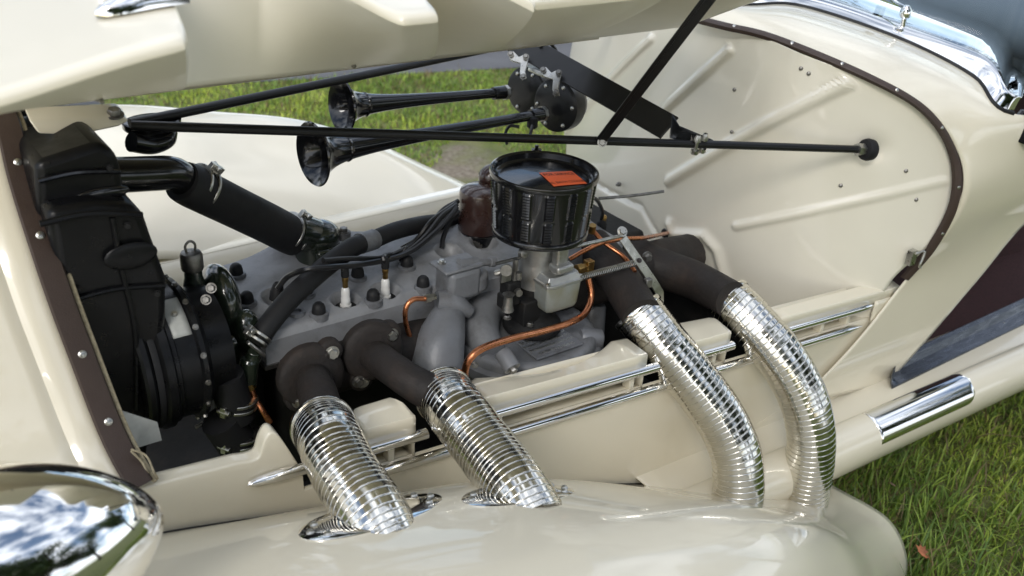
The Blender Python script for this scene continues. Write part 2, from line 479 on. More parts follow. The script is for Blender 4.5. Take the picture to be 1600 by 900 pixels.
# rolled inner lip along the engine bay
def box_part(x0, x1, inner, zt=0, posts=(), slot=True):
    """louvre box between two pipes: top ledge with its own inner outline, hanging front lip, window with posts"""
    top = MB()
    outer = [side_pt(lerp(x0, x1, i / 12), ztop(lerp(x0, x1, i / 12)) + zt, .003) for i in range(13)]
    inn = [V(p) for p in inner]
    # resample the inner edge to 13 points
    pth, L = resample(inn, 1e9) if False else (inn, 0)
    cum = [0]
    for a, b in zip(inn, inn[1:]): cum.append(cum[-1] + (b - a).length)
    r = []
    for i in range(13):
        s = cum[-1] * i / 12; j = 0
        while j < len(inn) - 2 and cum[j + 1] < s: j += 1
        r.append(inn[j].lerp(inn[j + 1], (s - cum[j]) / max(1e-9, cum[j + 1] - cum[j])))
    rows = [[p + V((0, 0, -.03)) for p in r], [p + V((0, 0, -.004)) for p in r], [p.lerp(q, .12) for p, q in zip(r, outer)], [p.lerp(q, .5) for p, q in zip(r, outer)],
            [p.lerp(q, .9) for p, q in zip(r, outer)], outer,
            [side_pt(p.x, lerp(p.z, zup(p.x) + .004, .12), .005) for p in outer], [side_pt(p.x, zup(p.x) + .004, .005) for p in outer]]
    vs = [p for row in rows for p in row]
    fs = [(a*13 + i, a*13 + i + 1, (a+1)*13 + i + 1, (a+1)*13 + i) for a in range(len(rows) - 1) for i in range(12)]
    top.add(vs, fs)
    o = part('louvre_box', top, 'cream', solid=-.0035)
    # recessed back of the window
    back = MB().patch(lambda u, v: side_pt(lerp(x0 + .004, x1 - .004, u), lerp(zlo(lerp(x0, x1, u)) + .004, ztop(lerp(x0, x1, u)) - .004, v), -.034 - .012 * v), 8, 4)
    # floor of the window above the lower strip and its ends
    back.patch(lambda u, v: side_pt(lerp(x0, x1, u), zlo(lerp(x0, x1, u)) + .0065, -.036 * v - .001), 8, 1)
    back.patch(lambda u, v: side_pt(x0, lerp(zlo(x0) + .006, ztop(x0) + zt - .002, u), -.046 * v), 1, 1)
    back.patch(lambda u, v: side_pt(x1, lerp(zlo(x1) + .006, ztop(x1) + zt - .002, u), -.046 * v), 1, 1)
    build('window_back', back, M['cream'], o, solid=.002)
    for px_ in posts:
        b = MB(); z0, z1 = zlo(px_) + .006, zup(px_) + .006
        b.box(side_pt(px_, (z0 + z1) / 2, -.014), (.012, .022, z1 - z0))
        build('post', b, M['cream'], o, bevel=.002)
    return o
zz = .648
box_part(.335, .427, [at(549, 646, z=zz), at(552, 637, z=zz), at(562, 632, z=zz), at(612, 617, z=zz), at(628, 627, z=zz)], posts=(.388,))
zz = .62
box_part(.559, .927, [at(728, 599, z=zz), at(737, 588, z=zz), at(801, 586, z=zz), at(844, 583, z=zz), at(902, 568, z=zz), at(938, 547, z=zz), at(956, 530, z=zz), at(976, 526, z=zz)], posts=(.60, .905))
zz = .605
box_part(1.015, 1.151, [at(1052, 504, z=zz), at(1080, 499, z=zz), at(1111, 493, z=zz), at(1118, 497, z=zz)], posts=(1.05, 1.125))
zz = .585
box_part(1.30, 1.705, [V((1.30, -.425, .600)), V((1.705, -.445, .582))], posts=(1.36, 1.46, 1.55))
mb = MB()
mb.patch(lambda u, v: side_pt(lerp(1.62, 1.72, u), lerp(zlo(1.65), zup(lerp(1.62, 1.72, u)) + .008, v), .004), 6, 4)
part('rear_ledge', mb, 'cream', solid=-.003)
# dividers next to the pipes between strips
# chrome strips: half-round bars with pointed ends
def strip(x0, x1, zf, tip0=False, tip1=False, name='chrome_strip', h=.0095, d=.0085):
    n = 24; prof = 10
    vs, fs = [], []
    for i in range(n + 1):
        t = i / n; t2 = t
        x = lerp(x0, x1, t2)
        k = 1.0
        if tip0: k *= sqrt(max(.0004, 1 - max(0, 1 - (x - x0) / .05) ** 2))
        if tip1: k *= sqrt(max(.0004, 1 - max(0, 1 - (x1 - x) / .05) ** 2))
        for j in range(prof):
            a = pi * j / (prof - 1) - pi / 2
            vs.append(side_pt(x, zf(x) + sin(a) * h * k, .0035 + cos(a) * d * (k * .8 + .2) + (.003 if j not in (0, prof - 1) else 0)))
    for i in range(n):
        for j in range(prof - 1):
            fs.append((i*prof + j, i*prof + j + 1, (i+1)*prof + j + 1, (i+1)*prof + j))
        fs.append((i*prof + prof - 1, i*prof, (i+1)*prof, (i+1)*prof + prof - 1))
    fs.append(tuple(range(prof))); fs.append(tuple(n*prof + j for j in reversed(range(prof))))
    return part(name, MB().add(vs, fs), 'chrome')
strip(.143, .236, zup, True, False)
strip(.332, .447, zup)
strip(.553, .955, zup)
strip(1.012, 1.16, zup)
strip(1.27, 1.615, zup, False, True)
strip(.352, 1.59, zlo, False, True)

# ---- far body side seen beyond the engine --------------------------
mb = MB().patch(lambda u, v: V((lerp(-.03, 1.72, u), -ys(lerp(-.03, 1.72, u)) - .05 * (1 - v), lerp(.25, .60 - .03 * u, v))), 30, 6)
mb.patch(lambda u, v: V((lerp(-.03, 1.72, u), -ys(lerp(-.03, 1.72, u)) + .05 * v, .602 - .03 * u)), 30, 2)
part('far_body_side', mb, 'cream', solid=.004)

# ---- hood: hinged on the centre line, raised 71 degrees ------------
TH = radians(71)
HPROF = [(0, 0), (.08, .002), (.17, -.006), (.24, -.03), (.295, -.075), (.33, -.14), (.352, -.22), (.37, -.31), (.385, -.39), (.395, -.45)]
_cum = [0]
for a, b in zip(HPROF, HPROF[1:]): _cum.append(_cum[-1] + sqrt((b[0]-a[0])**2 + (b[1]-a[1])**2))
HL = _cum[-1]
def hood_pt(x, s, off=0):
    k = lerp(.97, 1.10, (x + .15) / 1.6)
    A = sinterp(s, [(c, p[0]) for c, p in zip(_cum, HPROF)]) * k
    B = sinterp(s, [(c, p[1]) for c, p in zip(_cum, HPROF)]) * k
    e = .004
    dz = -.045 * (1 - smooth(-.2, .1, x)) * smooth(0, HL, s)
    return V((x, -(A * cos(TH) - B * sin(TH)), 1.095 + (A * sin(TH) + B * cos(TH)) + dz))
def hood_edge(x):
    """how far the side panel reaches: arches over the pipes"""
    def arch(c, hw, dep, p=2.6):
        q = abs(x - c) / hw
        return dep * (1 - smooth(.5, 1.0, q)) if q < 1 else 0
    d = arch(.185, .126, .26, 2.0) + arch(.425, .076, .22, 2.0) + arch(.80, .11, .15, 2) + arch(1.05, .08, .15, 2)
    low = .075 * smooth(.455, .475, x) * (1 - smooth(.50, .75, x))
    return HL - d + low
def hood_foot(px):
    return at(px, 171 - .1225 * px, y=lerp(-.47, 0, max(-.3, px / 1085)))
xs_h = []
x = -.19
while x < 1.405:
    xs_h.append(x); x += .004 if .06 < x < .56 else .012
xs_h.append(1.405)
NV = 46
vs, fs = [], []
def hood_px(x):
    d = hood_pt(x, HL) - CAM; return d.dot(RIGHT) / d.dot(FWD) * FOC + 800
xs_h = [x for x in xs_h if hood_px(x) < 1352]
for x in xs_h:
    e = hood_edge(x)
    for j in range(NV + 1):
        vs.append(hood_pt(x, e * j / NV))
    E0 = vs[-1]; T_ = (E0 - vs[-2]).normalized(); Dn = V((0, .05, -1))
    for a_ in (25, 50, 75, 90):
        a_ = radians(a_); vs.append(E0 + T_ * (.006 * sin(a_)) + Dn * (.006 * (1 - cos(a_))))
    E1 = E0 + T_ * .006 + Dn * .006; pe_ = (E1 - CAM).dot(RIGHT) / (E1 - CAM).dot(FWD) * FOC + 800; Hh = hood_foot(interp(pe_, [(-260, -260), (0, 0), (700, 695), (1350, 1095)]))
    for j in range(1, 23):
        v_ = j / 22; p_ = E1.lerp(Hh, v_)
        vs.append(p_ + V((0, -.5, -.2)) * (.010 * sin(pi * v_ ** .8)))
q = NV + 27
for i in range(len(xs_h) - 1):
    for j in range(NV + 26): fs.append((i*q + j, i*q + j + 1, (i+1)*q + j + 1, (i+1)*q + j))
hood = part('hood', MB().add(vs, fs), 'cream', solid=-.003, label='raised cream hood half with arched cut-outs for the pipes', bevel=0)
hood.data.materials.append(M['liner'])
for k_, p_ in enumerate(hood.data.polygons):
    if k_ % (NV + 26) >= NV + 4: p_.material_index = 1
# screws along the lower edge
for px_, py_ in [(155, 153), (548, 97), (836, 56), (1050, 29)]:
    p = at(px_, py_ + 3, y=lerp(-.47, 0, px_ / 1085) - .012)
    piece('hinge_stud', 'stud', p + V((0, .006, .003)), (0.1, -.9, -.3), hood, m='dull', scale=lerp(.6, .9, px_ / 1085))
# chrome strip end and latch on the outside of the side panel
def hood_bar(x0, x1, s):
    n = 16; vs = []; fs = []
    for i in range(n + 1):
        x = lerp(x0, x1, i / n)
        k = sqrt(max(.01, 1 - max(0, 1 - (x - x0) / .05) ** 2))
        for j in range(9):
            a = pi * j / 8
            p = hood_pt(x, s + cos(a) * .013 * k)
            vs.append(p + V((0, -.002, 1)) * (.006 + sin(a) * .016 * (k * .7 + .3)))
    for i in range(n):
        for j in range(8): fs.append((i*9 + j, i*9 + j + 1, (i+1)*9 + j + 1, (i+1)*9 + j))
    fs.append(tuple(range(9))); fs.append(tuple(n*9 + 8 - j for j in range(9)))
    return MB().add(vs, fs)
build('hood_trim', hood_bar(.005, .098, HL - .085), M['chrome'], hood)
lp = hood_pt(.03, HL - .17)
mb = MB().lathe([(.019, .004), (.018, .009), (.010, .012), (.008, .03), (.012, .034), (0, .036)], lp, (0, 0, 1), 20)
build('hood_latch', mb, M['chrome'], hood)

# ---- radiator shell with laced leather edge ------------------------
RE = [V((-.02, .06, 1.098)), V((-.022, -.02, 1.075)), V((-.028, -.085, 1.02)), V((-.031, -.165, .962)), V((-.027, -.215, .885)), V((-.02, -.253, .814)),
      V((-.012, -.300, .735)), V((-.006, -.335, .695)), V((.002, -.385, .665))]
REc = catmull(RE, 8)
def shell(u, v):
    i = u * (len(REc) - 1); k = int(min(i, len(REc) - 2)); p = REc[k].lerp(REc[k + 1], i - k)
    d = v * .48
    bead = -.006 * exp(-((d - .062) / .008) ** 2)
    n = V((0, -.8, .6))
    return V((p.x - .002 - d, p.y * (1 + .10 * d) + .04 * d, p.z + .02 * d)) + n * (bead + .012 * smooth(.0, .03, d))
part('radiator_shell', MB().patch(shell, 60, 70), 'cream', solid=-.004, label='cream radiator shell with leather lined rear edge')
def ribbon(path, width_dir, w, th, nrm):
    """flat band swept on a path: width_dir and nrm are functions of index"""
    vs = []; fs = []
    n = len(path)
    for i, p in enumerate(path):
        a, b = width_dir(i), nrm(i)
        for q_ in ((-.5, 0), (-.42, 1), (0, 1.25), (.42, 1), (.5, 0)):
            vs.append(p + a * (q_[0] * w) + b * (q_[1] * th))
    for i in range(n - 1):
        for j in range(4): fs.append((i*5 + j, i*5 + j + 1, (i+1)*5 + j + 1, (i+1)*5 + j))
        fs.append((i*5 + 4, i*5, (i+1)*5, (i+1)*5 + 4))
    fs.append((0, 1, 2, 3, 4)); fs.append(tuple((n-1)*5 + j for j in (4, 3, 2, 1, 0)))
    return MB().add(vs, fs)
fr = frames(REc)
lace = part('edge_leather', ribbon([p + V((-.008, -.012, .010)) for p in REc], lambda i: V((1, 0, 0)) * 1.0 + V((0, .25, 0)), .036, .005, lambda i: (V((0, -.86, .5)))), 'leather',
            label='brown leather strip riveted along the radiator shell edge')
for px_, py_ in [(36, 254), (70, 372), (136, 556), (177, 659)]:
    best = min(REc, key=lambda p: (lambda d: (800 + FOC*d.dot(RIGHT)/d.dot(FWD) - px_ - 6)**2 + (450 - FOC*d.dot(UP)/d.dot(FWD) - py_)**2)(p - CAM))
    piece('rivet', 'rivet', best + V((-.008, -.012, .010)) + V((0, -.86, .5)) * .0058, (0, -.86, .5), lace, scale=1.15)
mb = MB().tube([p + V((.014, -.005, .003)) for p in REc], .0032, 8, 2)
build('edge_cord', mb, M['cord'], lace)
mb = MB().tube([at(205, 705, y=-.37), at(222, 722, y=-.375), at(232, 742, y=-.385), at(240, 752, y=-.388)], .0018, 6, 6)
mb.tube([at(205, 702, y=-.37), at(228, 712, y=-.376), at(240, 736, y=-.388), at(247, 748, y=-.39)], .0016, 6, 6)
build('loose_thread', mb, M['cord'], lace)
mb = MB().lathe([(.013, -.09), (.015, -.03), (.015, .022), (.0125, .026), (0, .027)], at(22, 168, y=0.02), (1, 0.02, .03), 18)
part('shell_top_trim', mb, 'chrome')
# catwalk between radiator shell and fender
mb = MB().patch(lambda u, v: V((lerp(-.6, -.035, u), lerp(-.40, -.60, v), .655 + .015 * sin(v * pi) - .10 * smooth(.55, 1, u) - .05 * v)), 24, 12)
part('catwalk', mb, 'cream', solid=.003)

# ---- headlamp: chrome teardrop on the fender -----------------------
tip = at(247, 778, y=-.64)
ax_h = V((1, .0, .0)).normalized()
prof = []
for i in range(25):
    a = i / 24
    L = .30
    d = L * (1 - cos(a * pi / 2))                 # distance from the tip
    prof.append((.126 * (1 - (1 - d / L) ** 2.35) ** .62 if d > 0 else 0, -d))
prof += [(.128, -.33), (.126, -.36), (.118, -.37), (0, -.372)]
lamp = part('headlamp', MB().lathe(prof, tip + V((0, -.012, -.012)), ax_h, 64), 'chrome', label='chrome teardrop headlamp at the lower left corner')
mb = MB().lathe([(.05, -.02), (.036, .03), (.032, .12)], (tip.x - .2, tip.y - .012, tip.z - .20), (0, 0, 1), 24, sx=1.5)
build('lamp_stalk', mb, M['cream'], lamp)

# ---- firewall ------------------------------------------------------
FX = [(0, 1.425), (.2, 1.435), (.30, 1.478), (.38, 1.535), (.44, 1.595), (.48, 1.65), (.52, 1.71), (.56, 1.75)]
def fwx(y): return sinterp(abs(y), FX)
def at_fw(px, py):
    x = 1.45
    for _ in range(12):
        p = at(px, py, x=x); x = lerp(x, fwx(max(-.55, min(.55, p.y))), .6)
    return p
SEAL = [V((1.405, .0, 1.106)), V((1.412, -.08, 1.108)), V((1.445, -.19, 1.105)), V((1.53, -.375, 1.062)), V((1.62, -.467, 1.006)), V((1.695, -.512, .915)),
        V((1.712, -.536, .815)), V((1.712, -.518, .70)), V((1.702, -.480, .600))]
SC = catmull(SEAL, 10)
ZY = [(.2, -.45), (.4, -.46), (.60, -.482), (.70, -.518), (.815, -.536), (.915, -.512), (1.006, -.467), (1.062, -.375), (1.09, -.26), (1.105, -.19), (1.112, -.1)]
def seg_d(y, z, a, b):
    ay, az = a; by, bz = b
    dy, dz = by - ay, bz - az
    t = max(0, min(1, ((y - ay)*dy + (z - az)*dz) / (dy*dy + dz*dz)))
    return sqrt((y - ay - t*dy)**2 + (z - az - t*dz)**2), t
def yz(p): return (p.y, p.z)
RIBS = [  # ends by pixel, width, height
    (yz(at_fw(1140, 80)), yz(at_fw(1035, 175)), .015, .011), (yz(at_fw(1322, 133)), yz(at_fw(1045, 285)), .017, .013),
    (yz(at_fw(1015, 62)), yz(at_fw(930, 210)), .014, .010), (yz(at_fw(1475, 283)), yz(at_fw(1150, 355)), .013, .007)]
BEAD = [yz(at_fw(1046, 352)), yz(at_fw(1052, 368)), yz(at_fw(1100, 370)), yz(at_fw(1120, 392)), yz(at_fw(1140, 460))]
CURV = [yz(at_fw(945, 285)), yz(at_fw(1000, 325)), yz(at_fw(1028, 372)), yz(at_fw(1030, 420))]
def fw(u, v):
    z = lerp(.25, 1.108, v)
    yl = sinterp(z, ZY) - .0
    y = lerp(-yl + .12, yl, u)
    x = fwx(y) if y < 0 else 1.425 + .10 * (y / .5) ** 2
    for a, b, wd, h in RIBS:
        d, t = seg_d(y, z, a, b); x -= h * (1 - smooth(.35 * wd, wd, d))
    dd = min(seg_d(y, z, a, b)[0] for a, b in zip(BEAD, BEAD[1:]))
    x -= .012 * exp(-(dd / .012) ** 2)
    # recess beyond the bead, towards the engine
    dc = min(seg_d(y, z, a, b)[0] for a, b in zip(CURV, CURV[1:]))
    x += .008 * exp(-(dc / .008) ** 2)
    # dimple round the strut socket
    x += .012 * exp(-(((y - GROM.y) ** 2 + (z - GROM.z) ** 2) / .03 ** 2))
    zt = z + .004 * (1 - abs(y) / .5)
    return V((x, y, zt))
GROM = at_fw(1360, 232)
fire = part('firewall', MB().patch(fw, 200, 150), 'cream_bright', solid=.003, label='cream ribbed firewall and inner cowl panel')
def on_fw(px, py, out=.0):
    p = at_fw(px, py); return V((p.x - out, p.y, p.z))
for px_, py_ in [(1252, 107), (1264, 115), (1416, 267), (1314, 290), (1432, 312), (1144, 206), (1148, 140)]:
    piece('firewall_screw', 'dome', on_fw(px_, py_, .001), (-.75, -.6, .1), fire, m='dull', scale=1.1)
for px_, py_ in [(921, 68), (962, 88)]:
    p = on_fw(px_, py_, .002)
    piece('large_washer', 'washer', p, (-.95, -.3, .1), fire, m='dull', scale=.95); piece('stud', 'stud', p + V((-.002, 0, 0)), (-.95, -.3, .1), fire, m='dull', scale=1.2)
for px_, py_ in [(970, 287), (1068, 384)]:
    piece('stud', 'stud', on_fw(px_, py_, .004), (-.95, -.3, .1), fire, m='dull', scale=.8)
# seal round the opening
fr = frames(SC)
def seal_w(i):
    T = fr[i][0]; n = V((-.35, -.6 * (i / len(SC)) , .75 - .5 * i / len(SC))).normalized()
    return T.cross(n).normalized()
def seal_n(i): return V((-.35, -.15 - .85 * min(1, 1.6 * i / len(SC)), 1.0 - 1.0 * min(1, 1.3 * i / len(SC)))).normalized()
seal = part('hood_seal', ribbon([p + seal_n(i) * .004 for i, p in enumerate(SC)], seal_w, .017, .009, seal_n), 'leather', label='dark brown padded seal round the firewall edge')
for px_, py_ in [(1148, 46), (1228, 71), (1312, 101), (1398, 138), (1472, 197), (1488, 288), (1462, 362)]:
    best, bi = min(((p, i) for i, p in enumerate(SC)), key=lambda q: (lambda d: (800 + FOC*d.dot(RIGHT)/d.dot(FWD) - px_)**2 + (450 - FOC*d.dot(UP)/d.dot(FWD) - py_)**2)(q[0] - CAM))
    piece('seal_rivet', 'rivet', best + seal_n(bi) * .0142, seal_n(bi), seal, scale=.8)
# catch at the foot of the seal
p = at(1424, 402, y=-.51)
mb = MB().box(p, (.02, .014, .035)); mb.tube([p + V((-.01, -.012, .016)), p + V((.012, -.02, .02)), p + V((.0, -.024, -.01)), p + V((.014, -.02, -.02))], .003, 8, 5)
part('hood_catch', mb, 'steel', bevel=.002)

# ---- cowl, windshield base, pillar ---------------------------------
WC = [V((1.45, .02, 1.128)), V((1.55, -.03, 1.137)), V((1.66, -.085, 1.137)), V((1.76, -.285, 1.10)), V((1.83, -.44, 1.047)), V((1.865, -.535, .985)), V((2.35, -.59, .94)), V((2.5, -.58, .80)),
      V((2.17, -.53, .69)), V((2.0, -.513, .53)), V((1.87, -.496, .385)), V((1.765, -.483, .283))]
SX = [V((1.41, .02, 1.112)), V((1.43, -.12, 1.112)), V((1.47, -.24, 1.10)), V((1.55, -.40, 1.058)), V((1.64, -.485, .995)), V((1.705, -.524, .915)), V((1.722, -.545, .85)), V((1.725, -.543, .79)),
      V((1.722, -.527, .71)), V((1.700, -.489, .598)), V((1.57, -.480, .46)), V((1.41, -.470, .34))]
Wp, Sp = catmull(WC, 8), catmull(SX, 8)
def cowl(u, v):
    i = u * (len(Wp) - 1); k = int(min(i, len(Wp) - 2)); f = i - k
    a, b = Sp[k].lerp(Sp[k+1], f), Wp[k].lerp(Wp[k+1], f)
    p = a.lerp(b, v)
    bul = sin(pi * v) * .014 * (1 - smooth(.45, .6, u))
    return p + V((0, -.35, .9)) * bul
part('cowl', MB().patch(cowl, 120, 24), 'cream', solid=-.003, label='cream cowl and windshield pillar side')
# extra lower side behind the seam
mb = MB().plate([side_pt(1.41, .345, .001), side_pt(1.765, .288, .001), side_pt(1.75, .20, .001), side_pt(1.0, .14, .001), side_pt(1.02, .24, .001)], (0, .003, 0))
part('sill_side', mb, 'cream')
# belt moulding groove on the cowl side
_cg = [(cowl(i / 420, j / 70)) for i in range(421) for j in range(71)]
_cp = [((p - CAM).dot(RIGHT) / (p - CAM).dot(FWD) * FOC + 800, 450 - (p - CAM).dot(UP) / (p - CAM).dot(FWD) * FOC) for p in _cg]
def at_cowl(px, py):
    i = min(range(len(_cg)), key=lambda k: (_cp[k][0] - px) ** 2 + (_cp[k][1] - py) ** 2); return _cg[i] + V((0, -.0008, .0004))
mb = MB().tube([at_cowl(1484 + 23 * k, 338 - 6.6 * k) for k in range(6)], .0022, 6, 4)
part('belt_line', mb, 'sealing')
mb = MB().tube([at_cowl(1480 + 23 * k, 349 - 5.4 * k) for k in range(6)], .0018, 6, 4)
part('belt_line', mb, 'sealing')
# cowl vent lid outline
mb = MB().tube([at_cowl(a, b) for a, b in ((1202, 52), (1215, 40), (1240, 36), (1290, 45), (1335, 58), (1370, 76), (1376, 90), (1358, 101))], .0014, 6, 6)
part('cowl_vent_joint', mb, 'sealing')
# gasket and chrome base rail
Wtop = Wp[:41]
gas = part('windshield_gasket', MB().tube([p + V((0, -.001, .003)) for p in Wtop], .0055, 8, 1, smoothpath=False), 'rubber')
def rail(u, v):
    i = u * (len(Wtop) - 1); k = int(min(i, len(Wtop) - 2)); p = Wtop[k].lerp(Wtop[k+1], i - k)
    wd = .10 * (.35 + .65 * smooth(0, .3, u)) * (1 - .65 * smooth(.78, 1, u))
    return p + V((.55, .55, .0)).lerp(V((.85, .12, .22)), smooth(.55, .95, u)) * (wd * v) + V((0, 0, 1)) * (.004 + .024 * sin(v * pi * .62))
rl = part('windshield_rail', MB().patch(rail, 60, 14), 'chrome', solid=.003, label='chrome windshield base rail on the cowl')
def wglass(u, v):
    b = rail(u, 1.0); return b + V((.17, .08, .20)) * v
part('windshield_glass', MB().patch(wglass, 40, 4), 'glass', solid=.004)
mb = MB().plate([at(1563, 212, x=1.86), at(1600, 172, x=1.90), at(1640, 200, x=1.93), at(1640, 245, x=1.93), at(1600, 226, x=1.89)], (.01, .012, 0))
part('windshield_corner', mb, 'black', bevel=.003)
wp_ = at(1408, 52, x=1.80)
mb = MB().lathe([(.011, 0), (.010, .012), (.006, .016), (.006, .045), (.012, .05), (.013, .065), (.006, .075), (0, .076)], wp_ + V((0, 0, -.012)), (-.05, .0, 1), 18)
mb.tube([wp_ + V((0, 0, .055)), at(1395, 0, x=1.83), at(1380, -30, x=1.86)], .005, 8, 5)
part('wiper_arm', mb, 'chrome')
mb = MB().tube([at(1242, 16, x=1.665), at(1252, -8, x=1.70)], .003, 8, 3)
part('windshield_divider', mb, 'chrome')
# seats behind the glass
mb = MB()
for k in range(6):
    c0 = V((2.55, -.56 + .19 * k, .98))
    mb.ball(c0, .125, 16, 10, sq=(1.15, .9, 1.0))
mb.tube([(2.43, -.7, .99), (2.40, -.3, 1.06), (2.40, .5, 1.06)], .075, 18, 8)
part('seat_back', mb, 'seat', label='blue grey padded seat back behind the windshield')

# ---- door opening, sill, running board -----------------------------
mb = MB().patch(lambda u, v: V((lerp(1.60, 3.2, u), -.22 - .02 * sin(u * 9), lerp(.2, .95, v))), 10, 6)
mb.patch(lambda u, v: V((lerp(1.60, 3.2, u), lerp(-.47, -.2, v), .285)), 10, 4)
part('footwell_carpet', mb, 'maroon', label='maroon carpet inside the door opening')
mb = MB()
def sillp(u, v):
    x = lerp(1.725, 2.9, u ** 1.6); y = -.492 - .004 * u; yi = lerp(-.518, -.44, (x - 1.72) / .16)
    return [V((x, y - .030, .300)), V((x, y - .028, .307)), V((x, min(y + .006, yi), .316)), V((x, min(y + .016, yi + .002), .334)), V((x, min(y + .028, yi + .004), .338)), V((x, min(y + .036, yi + .006), .330))][int(round(v * 5))]
mb.patch(sillp, 40, 5)
sl = part('sill_plate', mb, 'sill', solid=.002, label='scuffed metal sill plate in the door opening')
for px_, py_ in [(1442, 563), (1486, 542), (1494, 535), (1568, 505), (1580, 493)]:
    piece('sill_screw', 'dome', at(px_, py_, z=.312) + V((0, 0, .001)), (0, 0, 1), sl, scale=.8)
RB = [(-.40, .300), (-.50, .300), (-.540, .298), (-.548, .310), (-.572, .310), (-.598, .294), (-.612, .264), (-.607, .225), (-.58, .19), (-.50, .17)]
def rbp(x, t, out=0):
    n = len(RB) - 1
    y = sinterp(t * n, [(i, p[0]) for i, p in enumerate(RB)]); z = sinterp(t * n, [(i, p[1]) for i, p in enumerate(RB)])
    # outward normal from neighbours
    y2 = sinterp(min(n, t*n + .05), [(i, p[0]) for i, p in enumerate(RB)]); z2 = sinterp(min(n, t*n + .05), [(i, p[1]) for i, p in enumerate(RB)])
    d = V((0, z2 - z, -(y2 - y)));
    d = d.normalized() if d.length > 1e-9 else V((0, -1, 0))
    return V((x, y - .05 * (x - 1.43), z)) + d * out
def rboard(u, v): return rbp(lerp(.95, 3.2, u), v)
part('running_board', MB().patch(rboard, 50, 36), 'cream', solid=.003, label='cream running board below the door opening')
def stepp(u, v):
    x = lerp(1.555, 1.93, u)
    t0, t1 = .34, .66
    e = sqrt(max(0, 1 - max(0, (u - .88) / .12) ** 2.5)) if u > .88 else 1
    mid = .47
    return rbp(x + .02 * (1 - v) * 0, lerp(mid - (mid - t0) * e, mid + (t1 - mid) * e, v), .0022)
part('step_plate', MB().patch(stepp, 40, 18), 'chrome', solid=.0015, label='chrome step plate set in the running board')
# ================================================================== the car: engine bay
def project(p):
    d = V(p) - CAM; k = d.dot(FWD); return 800 + FOC * d.dot(RIGHT) / k, 450 - FOC * d.dot(UP) / k
def at_fender(px, py):
    r = (FWD + RIGHT * ((px - 800) / FOC) + UP * ((450 - py) / FOC)); t = .9
    while t < 3:
        p = CAM + r * t
        if p.y > -1 and p.z < fender_z(p.x, min(p.y, ys(p.x) - .004)): return p
        t += .002
    return p
# ---- splash pan, block and added dark sheets, the dark of the bay ---------------------
mb = MB().box((.62, 0, .24), (1.45, .74, .02)); mb.box((1.30, -.25, .42), (.02, .32, .36)); mb.box((1.32, .12, .38), (.02, .42, .26)); part('pan_and_dark_sheets', mb, 'block')  # pan, plus upright dark sheets added as shade over the low firewall
mb = MB().box((.74, -.035, .49), (.88, .23, .42)); mb.box((.74, -.03, .30), (.80, .30, .12))
part('engine_block', mb, 'block', bevel=.012, label='dark engine block under the grey cylinder head')

# ---- cylinder head -------------------------------------------------
HX0, HX1, HY0, HY1 = .275, 1.09, -.172, .085
PLUGS = [at(434, 470, z=.712), at(540, 470, z=.712), at(602, 456, z=.712)]
_pd = (PLUGS[2] - PLUGS[1])
PL_ALL = [V((p.x, p.y, 0)) for p in PLUGS] + [V((.715, -.06, 0)), V((.80, -.06, 0)), V((.90, -.055, 0)), V((1.00, -.055, 0))]
def head_z(x, y):
    z = .712 + .02 * smooth(-.15, .08, y)
    z += .045 * smooth(.02, .09, y) * exp(-((x - .47) / .09) ** 2)
    e = min(y - HY0, HY1 - y, x - HX0, HX1 - x)
    z -= .012 * (1 - smooth(0, .014, e))
    for p in PL_ALL:
        d = sqrt((x - p.x) ** 2 + (y - p.y) ** 2)
        z += .003 * exp(-((d - .030) / .005) ** 2) - .018 * (1 - smooth(.015, .029, d))
    return z
def headp(u, v):
    x, y = lerp(HX0, HX1, u), lerp(HY0, HY1, v); return V((x, y, head_z(x, y)))
mb = MB().patch(headp, 190, 56)
# flanks
def flank(u, v):
    a = [(HX0, HY1), (HX0, HY0), (HX1, HY0), (HX1, HY1), (HX0, HY1)]
    i = min(3, int(u * 4)); f = u * 4 - i
    x, y = lerp(a[i][0], a[i+1][0], f), lerp(a[i][1], a[i+1][1], f)
    return V((x, y, lerp(head_z(x, y), .655, v)))
mb.patch(flank, 160, 3)
head = part('cylinder_head', mb, 'grey_bright', sm=True, label='grey painted cylinder head with black domed nuts', angle=50)
mb = MB().box((.6825, -.0435, .651), (.825, .266, .008)); build('head_gasket', mb, M['dull'], head)
for px_, py_ in [(370, 432), (386, 468), (498, 480), (583, 459), (559, 427), (636, 410), (661, 438), (411, 506), (478, 452)]:
    p = at(px_, py_ + 4, z=.722); p.z = head_z(p.x, min(.08, p.y))
    piece('head_boss', 'boss', p + V((0, 0, .004)), (0, 0, 1), head, scale=.82)
    piece('head_nut', 'acorn', p + V((0, 0, .006)), (0, 0, 1), head, scale=.82)
p = at(463, 487, z=.716); p.z = head_z(p.x, p.y)
mb = MB().lathe([(.017, -.004), (.015, .005), (.009, .0055), (.008, .001), (0, .001)], p, (0, 0, 1), 18); build('core_plug', mb, M['greylight'], head)
